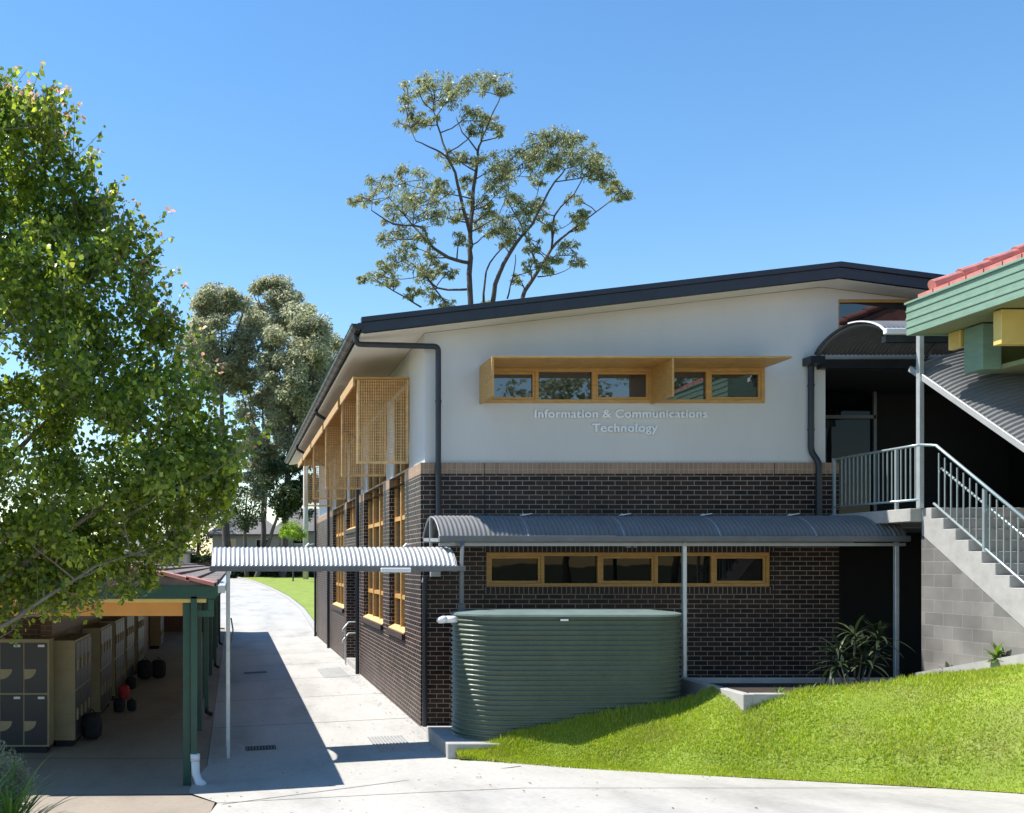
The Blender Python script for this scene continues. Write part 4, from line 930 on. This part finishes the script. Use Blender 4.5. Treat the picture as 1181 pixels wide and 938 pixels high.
rl = np.random.default_rng(44); lv = []
for _ in range(420):
    x, y = rl.uniform(-.3, 6.5), rl.uniform(10.2, 30); x = x if y < 14 else rl.uniform(-.35, 3.3)
    if y < 14.9 and y > edge_y(x) - .05 and x > 3.3: continue
    if rl.random() < .5: x = (rl.uniform(3.0, 3.36) if y > 15.4 else x)
    a, s_0 = rl.uniform(0, 6.28), rl.uniform(.012, .032); z = G(x, y) + .008; c_, n_ = math.cos(a), math.sin(a)
    lv.append([(x - c_ * s_0, y - n_ * s_0, z), (x + n_ * s_0 * .4, y - c_ * s_0 * .4, z + .006), (x + c_ * s_0, y + n_ * s_0, z + .003), (x - n_ * s_0 * .4, y + c_ * s_0 * .4, z)])
lm = MB()
for q5 in lv: lm.add(q5, [(0, 1, 2, 3)])
tag(lm.build('leaf_litter', mat('dry_leaf', (0.16, 0.10, 0.05), 0.8, var=.4, scale=2), recalc=False), 'tiny dry leaves scattered over the concrete path and along the wall', 'leaves', kind='stuff')
# ---------------------------------------------------------------- trees
def leaves_np(centers, radii, counts, size, seed, droop=0.0, flat=1.0, slim=.45, tri=False):
    r = np.random.default_rng(seed); Ps = []
    for c, rad, k in zip(centers, radii, counts):
        d = r.normal(size=(k, 3)); d /= np.linalg.norm(d, axis=1)[:, None]; d *= (r.random(k) ** .45)[:, None] * rad
        d[:, 2] *= flat; Ps.append(d + np.array(c))
    P = np.concatenate(Ps); n = len(P)
    u = r.normal(size=(n, 3)); u[:, 2] = u[:, 2] * .6 - droop; u /= np.linalg.norm(u, axis=1)[:, None]
    w = r.normal(size=(n, 3)); v = np.cross(u, w); v /= np.linalg.norm(v, axis=1)[:, None]
    s = size * r.uniform(.65, 1.3, n)[:, None]
    V = np.stack([P, P + u * s * .45 + v * s * slim, P + u * s, P + u * s * .45 - v * s * slim], 1).reshape(-1, 3)
    return V, np.arange(4 * n).reshape(-1, 4)
def grow(limbs, clumps, r_tip=.012, wob=.12, seed=1, ratio=1.0, uplimit=.15, seg=8):
    """ limbs: list of (points, r0, r1); every clump is joined by a curved twig to the nearest wood below it """
    rr = random.Random(seed); mb = MB(); nodes = []
    for pts, r0, r1 in limbs:
        P = [Vector(p) for p in pts]; out = []
        for q, (a, b) in enumerate(zip(P[:-1], P[1:])):
            k = max(3, int((b - a).length / .5)); pa_ = P[q - 1] if q else a; pb_ = P[q + 2] if q + 2 < len(P) else b
            for i in range(k):
                t = i / k; out.append((2 * a + (b - pa_) * t + (2 * pa_ - 5 * a + 4 * b - pb_) * t * t + (3 * a - pa_ - 3 * b + pb_) * t ** 3) * .5)
        out.append(P[-1])
        for i in range(1, len(out) - 1): out[i] = out[i] + Vector((rr.uniform(-1, 1), rr.uniform(-1, 1), 0)) * wob * .3
        m_ = len(out); rs_ = [r0 + (r1 - r0) * (i / (m_ - 1)) for i in range(m_)]
        mb.tube(out, rs_, seg); nodes += [(p, q) for p, q in zip(out, rs_)]
    for c in clumps:
        c = Vector(c); best = min(nodes, key=lambda nd: (nd[0] - c).length + max(0, nd[0].z - c.z + uplimit) * 2.5)
        a, ra = best; L = (c - a).length
        if L < .05: continue
        k = max(3, int(L / .45)); mid = a.lerp(c, .5) + Vector((rr.uniform(-1, 1), rr.uniform(-1, 1), -abs(rr.uniform(0, .8)))) * L * .16
        out = []
        for i in range(k + 1):
            t = i / k; out.append(a * (1 - t) ** 2 + mid * 2 * t * (1 - t) + c * t * t + Vector((rr.uniform(-1, 1), rr.uniform(-1, 1), rr.uniform(-1, 1))) * wob * .2 * (1 if 0 < i < k else 0))
        rb_ = min(ra * .75, r_tip + .012 * L * ratio + .004); rs_ = [rb_ + (r_tip - rb_) * i / k for i in range(k + 1)]
        mb.tube(out, rs_, 5, cap=False); nodes += [(p, q) for p, q in zip(out[1:], rs_[1:])]
    return mb
def tree(name, label, cat, base, limbs, clumps, leafm, barkm, size, per, seed, droop=.3, flat=.75, slim=.3, group=None, rt=.012):
    t = thing(name, base, label, cat, group)
    grow(limbs, [c[0] for c in clumps], r_tip=rt, seed=seed).build('trunk', barkm, t, smooth=True)
    V, Q_ = leaves_np([tuple(c[0]) for c in clumps], [c[1] for c in clumps], [max(6, int(per * c[2])) for c in clumps], size, seed, droop, flat, slim)
    nparray_mesh('crown', V, Q_, leafm, t)
    return t
# tall open gum behind the building, traced limb by limb at its distance
YG = 42.0
def g(zx, zy, dy=0): return at(390 + zx / 3.128, 70 + zy / 3.128, YG + dy)
base = Vector((g(475, 880).x, YG, 1.0 * 0))
bL = Vector((at(558, 600, YG).x, YG - .5, 0)); bR = Vector((at(575, 600, YG).x, YG + .6, 0))
mL = bL.lerp(g(555, 865, -.5), .6); mR = bR.lerp(g(665, 850, .6), .75); mL2 = g(556, 830, -.6)
limbs = [([base, g(475, 880), g(478, 640), g(485, 500, .3), g(500, 400, .5), g(505, 330, .4), g(520, 270), g(530, 190, -.3)], .34, .05),
         ([g(475, 620), g(430, 440, -.8), g(400, 360, -1), g(350, 320, -1.2), g(280, 290, -1.5)], .15, .04),
         ([g(400, 360, -1), g(370, 260, -.6), g(345, 180, -.5), g(350, 110)], .09, .03), ([g(505, 330, .4), g(450, 260, .9), g(425, 200, 1.1)], .07, .03), ([g(515, 290), g(575, 150, -.5), g(600, 100, -.6)], .06, .025),
         ([g(475, 730), g(400, 710, -.8), g(330, 660, -1.3), g(300, 600, -1.6), g(200, 590, -2), g(120, 540, -2.2)], .15, .04), ([g(330, 660, -1.3), g(240, 560, -.5), g(160, 470, -.3)], .08, .03),
         ([g(475, 825), g(360, 820, .8), g(290, 750, 1.2), g(200, 690, 1.4)], .10, .03), ([g(300, 890, -1), g(200, 830, -1.2), g(120, 780, -1.3)], .07, .03), ([g(385, 870), g(330, 800, .5), g(290, 720, .8)], .08, .03),
         ([g(556, 1500, -.5), g(552, 1100, -.5), g(553, 900, -.5), g(580, 770, -.8), g(640, 660, -1.1), g(700, 590, -1.2), g(760, 470, -1.4), g(820, 390, -1.2)], .24, .05),
         ([g(590, 1500, .5), g(610, 1100, .5), g(655, 880, .6), g(720, 760, .9), g(770, 680, 1.2), g(830, 620, 1.3), g(900, 570, 1.3), g(990, 500, 1.5)], .22, .04),
         ([g(720, 760, .9), g(690, 660, .4), g(640, 560, .2), g(600, 490, 0)], .10, .03), ([g(770, 680, 1.2), g(780, 560, .8), g(850, 480, .6), g(900, 400, .5)], .10, .03),
         ([g(720, 780, .9), g(790, 770, 1.6), g(850, 740, 1.9)], .06, .02), ([g(525, 870, .3), g(535, 760, .5), g(590, 680, .9), g(640, 650, 1.2)], .10, .03), ([g(610, 860, -.4), g(630, 780, -.6), g(640, 700, -.8)], .07, .03)]
cz = [(360,70,45),(320,85,30),(270,110,40),(240,150,25),(255,215,35),(290,200,25),(430,85,35),(480,80,40),(530,60,40),(570,70,45),(600,105,25),(400,140,35),(350,150,30),(330,220,25),(480,190,35),(520,200,25),(560,210,28),(500,240,25),(400,350,35),(450,345,30),(530,350,35),(570,250,20),
      (230,385,26),(150,440,35),(100,490,34),(60,510,20),(200,450,42),(230,500,45),(310,430,45),(270,480,40),(260,530,45),(200,550,35),(330,500,45),(360,460,30),(400,540,45),(350,560,35),(380,450,28),(180,640,32),(240,610,38),(300,620,32),(210,700,42),(160,740,30),(150,780,35),(90,785,14),(200,790,25),(280,740,40),(340,700,32),(250,680,28),(440,640,26),(310,790,36),(270,830,22),(400,760,22),(330,850,26),(400,875,24),(360,740,25),
      (510,500,35),(520,570,40),(470,430,28),(545,540,28),(440,560,24),(600,360,50),(640,340,40),(570,390,35),(620,400,38),(560,440,32),(590,460,30),(700,310,45),(740,275,42),(790,265,45),(840,285,42),(870,325,48),(800,330,52),(910,350,42),(950,370,38),(965,410,32),(930,410,28),(730,350,45),(690,350,30),(860,380,36),(780,380,32),(1010,465,34),(980,455,26),(1035,485,18),(850,485,24),(590,580,52),(640,600,45),(560,610,30),(700,520,36),(740,540,32),(660,530,30),(620,500,32),(770,600,26),(860,570,24),(890,550,18),(830,670,28),(860,715,22),(790,705,28),(750,735,26),(690,735,24),(700,660,24),(620,640,28),(650,780,18),(870,595,16),(540,880,20),(720,420,25)]
rr = random.Random(5); cl_ = []
for zx, zy, rad in cz:
    dy = rr.uniform(-1.8, 1.8); rm = rad / 3.128 / F * YG
    cl_.append((g(zx, zy, dy), rm * 1.05, .55 * (rad / 35) ** 2 * (1.0 + (.55 if zx > 680 and zy < 430 else 0))))
    for _k in range(7): cl_.append((g(zx + rr.uniform(-1, 1) * rad * 1.15, zy + rr.uniform(-.8, .95) * rad, dy + rr.uniform(-.7, .7)), rm * rr.uniform(.3, .6), rr.uniform(.12, .5)))
limbs = [(a_, b_ * (.75 if b_ > .2 else .55), c_ * .5) for a_, b_, c_ in limbs]
tree('tall_gum_tree', 'tall open-branched gum tree rising alone behind the charcoal roof', 'tree', (base.x, YG, 0), limbs, cl_, 'leafG', 'bark', .17, 155, 11, droop=1.1, flat=.8, slim=.13, rt=.02)
# gum trees beyond the end of the path
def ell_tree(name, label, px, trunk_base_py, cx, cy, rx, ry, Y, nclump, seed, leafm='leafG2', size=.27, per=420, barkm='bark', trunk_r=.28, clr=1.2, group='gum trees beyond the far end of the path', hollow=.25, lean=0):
    rr = random.Random(seed); b = at(px, 650, Y); zb = G(b.x, Y) - .1; base = Vector((b.x, Y, zb)); s = Y / F
    top = at(cx, cy - ry * .55, Y)
    mid = base.lerp(top, .55) + Vector((rr.uniform(-.3, .3), 0, 0))
    limbs = [([base, mid, top], trunk_r, .05)]; lo = at(cx, cy + ry * .9, Y)
    for k in range(6):
        a = k * 2.4 + rr.random(); t = rr.uniform(.35, .8); st_ = base.lerp(top, t)
        if st_.z < lo.z: st_ = base.lerp(top, min(.85, (lo.z - base.z) / (top.z - base.z) + .02 * k))
        e = at(cx, cy, Y) + Vector((math.cos(a) * rx * s * .7, math.sin(a) * rx * s * .7, rr.uniform(-.3, .6) * ry * s)); limbs.append(([st_, st_.lerp(e, .5) + Vector((0, 0, -.2)), e], trunk_r * .4, .04))
    cl = []
    for _ in range(nclump):
        while True:
            u = Vector((rr.uniform(-1, 1), rr.uniform(-1, 1), rr.uniform(-1, 1)))
            if hollow < u.length < 1: break
        if u.z < -.3: u.x *= .85; u.y *= .85
        c = at(cx, cy, Y) + Vector((u.x * rx * s, u.y * rx * s, u.z * ry * s)); cl.append((c, clr * rr.uniform(.6, 1.2), rr.uniform(.5, 1.3)))
    return tree(name, label, 'tree', tuple(base), limbs, cl, leafm, barkm, size, per, seed, droop=.6, flat=.75, slim=.22, group=group)
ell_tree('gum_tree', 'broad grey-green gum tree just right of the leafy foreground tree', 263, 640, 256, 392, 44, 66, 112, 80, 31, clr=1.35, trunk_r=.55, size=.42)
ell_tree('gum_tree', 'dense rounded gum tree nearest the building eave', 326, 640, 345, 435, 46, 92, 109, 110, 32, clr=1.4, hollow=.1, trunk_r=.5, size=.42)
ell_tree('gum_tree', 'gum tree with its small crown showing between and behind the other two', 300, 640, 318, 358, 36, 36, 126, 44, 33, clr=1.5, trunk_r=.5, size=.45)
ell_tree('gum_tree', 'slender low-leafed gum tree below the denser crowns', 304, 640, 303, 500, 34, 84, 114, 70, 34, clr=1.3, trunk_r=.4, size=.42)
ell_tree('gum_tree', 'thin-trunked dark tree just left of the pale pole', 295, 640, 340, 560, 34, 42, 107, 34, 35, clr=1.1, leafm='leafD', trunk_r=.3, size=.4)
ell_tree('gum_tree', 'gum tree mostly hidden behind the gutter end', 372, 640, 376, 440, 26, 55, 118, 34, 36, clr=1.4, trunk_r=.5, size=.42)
for i, (px, cy, rx, ry, Y, lb) in enumerate(((60, 590, 90, 60, 95, 'dark tree far left behind the leafy foreground tree'), (-80, 560, 90, 90, 85, 'dark tree beyond the left edge of the shed roof'), (190, 600, 60, 45, 120, 'far dark tree behind the shed roof end'),
                                          (228, 585, 48, 50, 122, 'far dark tree between the shed roof and the far house'), (420, 590, 80, 50, 130, 'far tree hidden behind the brick building'), (285, 585, 26, 30, 108, 'small dark tree in front of the far house'))):
    ell_tree('background_tree', lb, px, 640, px, cy, rx, ry, Y, 42 if rx > 40 else 16, 50 + i, leafm='leafD', size=.4, per=90, clr=1.9 if rx > 40 else 1.2, group='background trees beyond the school')
ell_tree('bright_shrub', 'bright yellow-green shrub sunlit beside the far lawn', 338, 640, 338, 612, 15, 11, 95, 18, 61, leafm='leafB', size=.22, per=120, trunk_r=.08, clr=.55, group='shrubs beyond the lawn')
# reflected gum behind the viewpoint
for i, (x, y, h_) in enumerate(((17.5, -16, 12), (25, -20, 14))):
    rr = random.Random(80 + i); base = Vector((x, y, 1.2)); cl = []
    for _ in range(60):
        u = Vector((rr.gauss(0, 1), rr.gauss(0, 1), rr.gauss(0, 1))).normalized() * rr.uniform(.3, 1); cl.append((base + Vector((u.x * 3.6, u.y * 3.6, h_ * .72 + u.z * 4)), .8, 1))
    tree('reflected_gum_tree', ('nearer' if i == 0 else 'farther') + ' gum tree behind the viewpoint, mirrored in the upper window panes', 'tree', tuple(base), [([base, base + Vector((.3, 0, h_ * .6)), base + Vector((0, .2, h_))], .25, .05)], cl, 'leafG', 'bark', .3, 60, 90 + i, droop=.5)
# leafy foreground tree
poly = [(-260, 140), (-120, 100), (-40, 95), (5, 112), (30, 132), (48, 130), (70, 152), (84, 162), (78, 185), (100, 185), (128, 225), (118, 255), (150, 285), (188, 280), (192, 312), (170, 345), (185, 370), (212, 368), (205, 410), (245, 425), (268, 462), (276, 500), (292, 545), (296, 575), (265, 600), (235, 612), (212, 640), (190, 668), (178, 700), (140, 690), (110, 715), (60, 722), (22, 745), (-20, 740), (-120, 700), (-230, 620), (-320, 480), (-330, 300)]
def inside(x, y):
    c = False; j = len(poly) - 1
    for i in range(len(poly)):
        (xi, yi), (xj, yj) = poly[i], poly[j]
        if (yi > y) != (yj > y) and x < (xj - xi) * (y - yi) / (yj - yi) + xi: c = not c
        j = i
    return c
def edist(x, y):
    d = 1e9
    for (ax, ay), (bx, by) in zip(poly, poly[1:] + poly[:1]):
        t = clamp(((x - ax) * (bx - ax) + (y - ay) * (by - ay)) / ((bx - ax) ** 2 + (by - ay) ** 2 + 1e-9)); d = min(d, math.hypot(x - ax - t * (bx - ax), y - ay - t * (by - ay)))
    return d
YT = 9.0; rr = random.Random(12); cl = []; tips = []
while len(cl) < 1750:
    sx, sy = rr.uniform(-330, 300), rr.uniform(80, 745)
    if not inside(sx, sy): continue
    sd_ = edist(sx, sy); hth = min(1.7, .25 + sd_ / 126 * 1.5)
    if sy > 560: hth *= .7
    sY = YT + rr.uniform(-hth, hth) * .9
    for _ in range(rr.choice((1, 1, 2, 6))):
        x, y = sx + rr.gauss(0, 17), sy + rr.gauss(0, 13)
        if not inside(x, y): continue
        d = edist(x, y)
        if d < 8: continue
        c = at(x, y, YT); c.y = sY + rr.gauss(0, .16)
        cl.append((c, (.17 if d > 30 else .11) * rr.uniform(.8, 1.3), (1.0 if d > 30 else .5) * rr.uniform(.5, 1.2)))
        if d < 34: tips.append(c)
FT = thing('leafy_tree', (-3.3, 9.2, .4), 'leafy green deciduous tree with reddish young tips filling the left foreground', 'tree')
b0_ = Vector((-3.3, 9.2, .35))
limbs = [([b0_, (-3.2, 9.2, 1.8), (-3.0, 9.1, 3.2), (-2.9, 9.0, 4.6), (-2.7, 9.0, 6.2), (-2.5, 9, 7.2)], .11, .015), ([(-3.15, 9.2, 2.1), (-2.4, 8.9, 2.6), (-1.6, 8.8, 3.2), (-.7, 8.8, 3.8)], .05, .012), ([(-3.2, 9.2, 1.9), (-2.5, 8.7, 2.15), (-1.9, 8.5, 2.5), (-1.2, 8.5, 2.95)], .035, .01),
         ([(-3.05, 9.1, 3.0), (-2.2, 9.3, 3.9), (-1.3, 9.4, 4.8)], .045, .01), ([(-2.9, 9, 4.2), (-2.1, 8.7, 5.0), (-1.4, 8.6, 5.6)], .035, .01), ([(-3.1, 9.2, 2.6), (-4, 9.4, 3.6), (-4.6, 9.4, 4.6)], .05, .01), ([(-2.9, 9, 4.6), (-3.6, 8.8, 5.6), (-4, 8.7, 6.4)], .04, .01)]
spm = grow(limbs, [c[0] for c in cl], r_tip=.004, seed=4, wob=.06, ratio=.5)
V, Q_ = leaves_np([tuple(c[0]) for c in cl], [c[1] for c in cl], [int(82 * c[2]) for c in cl], .058, 21, droop=.7, flat=.9, slim=.38)
nparray_mesh('crown', V, Q_, 'leafF', FT)
# upright leafy sprigs with young reddish leaves at the crown's margin
sp_c, sp_r, sp_n = [], [], []; red_c, red_r, red_n = [], [], []
for c in tips:
    for _ in range(3):
        d = Vector((rr.uniform(-.2, .8), rr.uniform(-.6, .6), rr.uniform(.3, 1.2))).normalized() * rr.uniform(.12, .42); e = c + d
        spm.tube([c, c + d * .6, e], [.004, .003, .002], 4, cap=False)
        for t in (.4, .6, .8, 1): sp_c.append(tuple(c + d * t)); sp_r.append(.05); sp_n.append(3)
        if rr.random() < .6: red_c.append(tuple(c + d * 1.12)); red_r.append(.025); red_n.append(5)
spm.build('trunk', 'barkg', FT, smooth=True)
V, Q_ = leaves_np(sp_c, sp_r, sp_n, .058, 22, droop=.8, slim=.38); nparray_mesh('outer_leaves', V, Q_, 'leafF', FT)
V, Q_ = leaves_np(red_c, red_r, red_n, .042, 23, droop=.2, slim=.36); nparray_mesh('young_leaves', V, Q_, 'leafR', FT)

# ---------------------------------------------------------------- low plants in the left corner
bs = thing('silver_shrub', (-2.0, 8.0, .5), 'rounded grey-green shrub at the bottom left corner', 'shrub')
cl = []; rr = random.Random(9)
for _ in range(80):
    u = Vector((rr.gauss(0, 1), rr.gauss(0, 1), abs(rr.gauss(0, 1)))).normalized() * rr.uniform(.5, 1); cl.append((Vector((-2.0 + u.x * .36, 8.0 + u.y * .34, 1.0 + u.z * .55)), .10, 1))
grow([([(-2.0, 8, .5), (-2.0, 8, 1.1)], .03, .02)], [c[0] for c in cl], r_tip=.004).build('stem', 'barkg', bs)
V, Q_ = leaves_np([tuple(c[0]) for c in cl], [c[1] for c in cl], [110] * 80, .035, 30, droop=-.8, slim=.14); nparray_mesh('foliage', V, Q_, 'leafW', bs)
blades_plant('strappy_plant', (-1.74, 7.6, .66), [(130, .5, .95, .022, 25, 88, 1.1, .05)], 'leafS', 'bright green strappy plant in front of the grey shrub', 'plant', seed=71)
blades_plant('strappy_plant', (-1.98, 7.4, .66), [(130, .55, 1.0, .024, 30, 88, 1.1, .05)], 'leafS', 'strappy plant cut by the left edge of the picture', 'plant', seed=72)
rr = random.Random(77); tf = MB()
for _ in range(240):
    x = rr.uniform(-2.4, -.7); y = 10.1 + rr.uniform(-.2, .15); hgt = rr.uniform(.05, .20); z = G(x, y) - .02; a = rr.uniform(0, 6.28); w_ = .005
    tx, ty = rr.uniform(-.08, .08), rr.uniform(-.05, .05)
    tf.add([(x - w_, y, z), (x + w_, y, z), (x + tx * .5 + w_ * .6, y + ty * .5, z + hgt * .6), (x + tx * .5 - w_ * .6, y + ty * .5, z + hgt * .6), (x + tx, y + ty, z + hgt)], [(0, 1, 2, 3), (3, 2, 4)])
tag(tf.build('grass_tufts', 'leafS', recalc=False), 'thin scattered grass stalks along the bottom edge of the pavement', 'grass', kind='stuff')

# ---------------------------------------------------------------- beyond: houses, hedge, fence, pole
def house(px0, px1, Y, z_e, z_r, label, depth=9):
    x0, x1 = (px0 - 270) / F * Y, (px1 - 270) / F * Y; zb = G(x0, Y) - .2
    h_ = thing('suburban_house', ((x0 + x1) / 2, Y + depth / 2, zb), label, 'house')
    MB().box(x0, x1, Y, Y + depth, zb, z_e).build('wall', 'house', h_)
    r = MB(); e = .7; xm0, xm1 = x0 + (x1 - x0) * .25, x1 - (x1 - x0) * .25
    r.add([(x0 - e, Y - e, z_e), (x1 + e, Y - e, z_e), (x1 + e, Y + depth + e, z_e), (x0 - e, Y + depth + e, z_e), (xm0, Y + depth / 2, z_r), (xm1, Y + depth / 2, z_r), (x0 - e, Y - e, z_e - .18), (x1 + e, Y - e, z_e - .18), (x1 + e, Y + depth + e, z_e - .18), (x0 - e, Y + depth + e, z_e - .18)],
          [(0, 1, 5, 4), (1, 2, 5), (2, 3, 4, 5), (3, 0, 4), (0, 6, 7, 1), (1, 7, 8, 2), (2, 8, 9, 3), (3, 9, 6, 0), (6, 9, 8, 7)]); r.build('roof', 'hroof', h_)
    n = max(2, int((x1 - x0) / 4))
    for i in range(n):
        xc = x0 + (x1 - x0) * (i + .5) / n; f = MB().box(xc - .8, xc + .8, Y - .05, Y - .002, z_e - 1.7, z_e - .6).build('window', 'pvc', h_); MB().box(xc - .72, xc + .72, Y - .07, Y - .051, z_e - 1.62, z_e - .68).build('pane', 'glass', f)
    return h_
house(245, 322, 118, 6.5, 8.9, 'beige house with grey roof seen between the gum trunks'); house(318, 420, 128, 7.2, 10.4, 'grey roofed house partly hidden by the brick building'); house(60, 215, 100, 4.2, 6.0, 'low house glimpsed through the foreground leaves')
hd = thing('boundary_hedge', (5, 110, 1.4), 'dark hedge along the far side of the lawn', 'hedge'); cl = []; rr = random.Random(15)
for i in range(240):
    cl.append(((rr.uniform(-14, 24), 110 + rr.uniform(-1, 1), 1.5 + rr.uniform(0, 2.6)), 1.0, 1))
V, Q_ = leaves_np([c[0] for c in cl], [1.0] * 240, [70] * 240, .35, 41, slim=.35); nparray_mesh('foliage', V, Q_, 'leafD', hd)
st_ = MB()
for i in range(20): x = -13.5 + i * 2; st_.tube([(x, 110, 1.3), (x, 110, 3)], .06, 5)
st_.build('stems', 'bark', hd)
fc = thing('timber_fence', (0, 113, 1.4), 'dark paling fence behind the far hedge', 'fence'); MB().box(-30, 40, 112.6, 112.7, 1.3, 3.9).build('palings', 'darkin', fc)
for i in range(0): pass
MB().box(-30, 40, 112.5, 112.59, 3.7, 3.85).build('rail', 'pole', fc)
up = MB(); a = at(352.5, 650, 101); up.tube([(a.x, 101, 1.0), (a.x, 101, 13.0)], [.30, .24], 12); pl_ = up.build('timber_pole', 'pole', smooth=True); tag(pl_, 'pale weathered pole standing on the far lawn just left of the building end', 'pole')
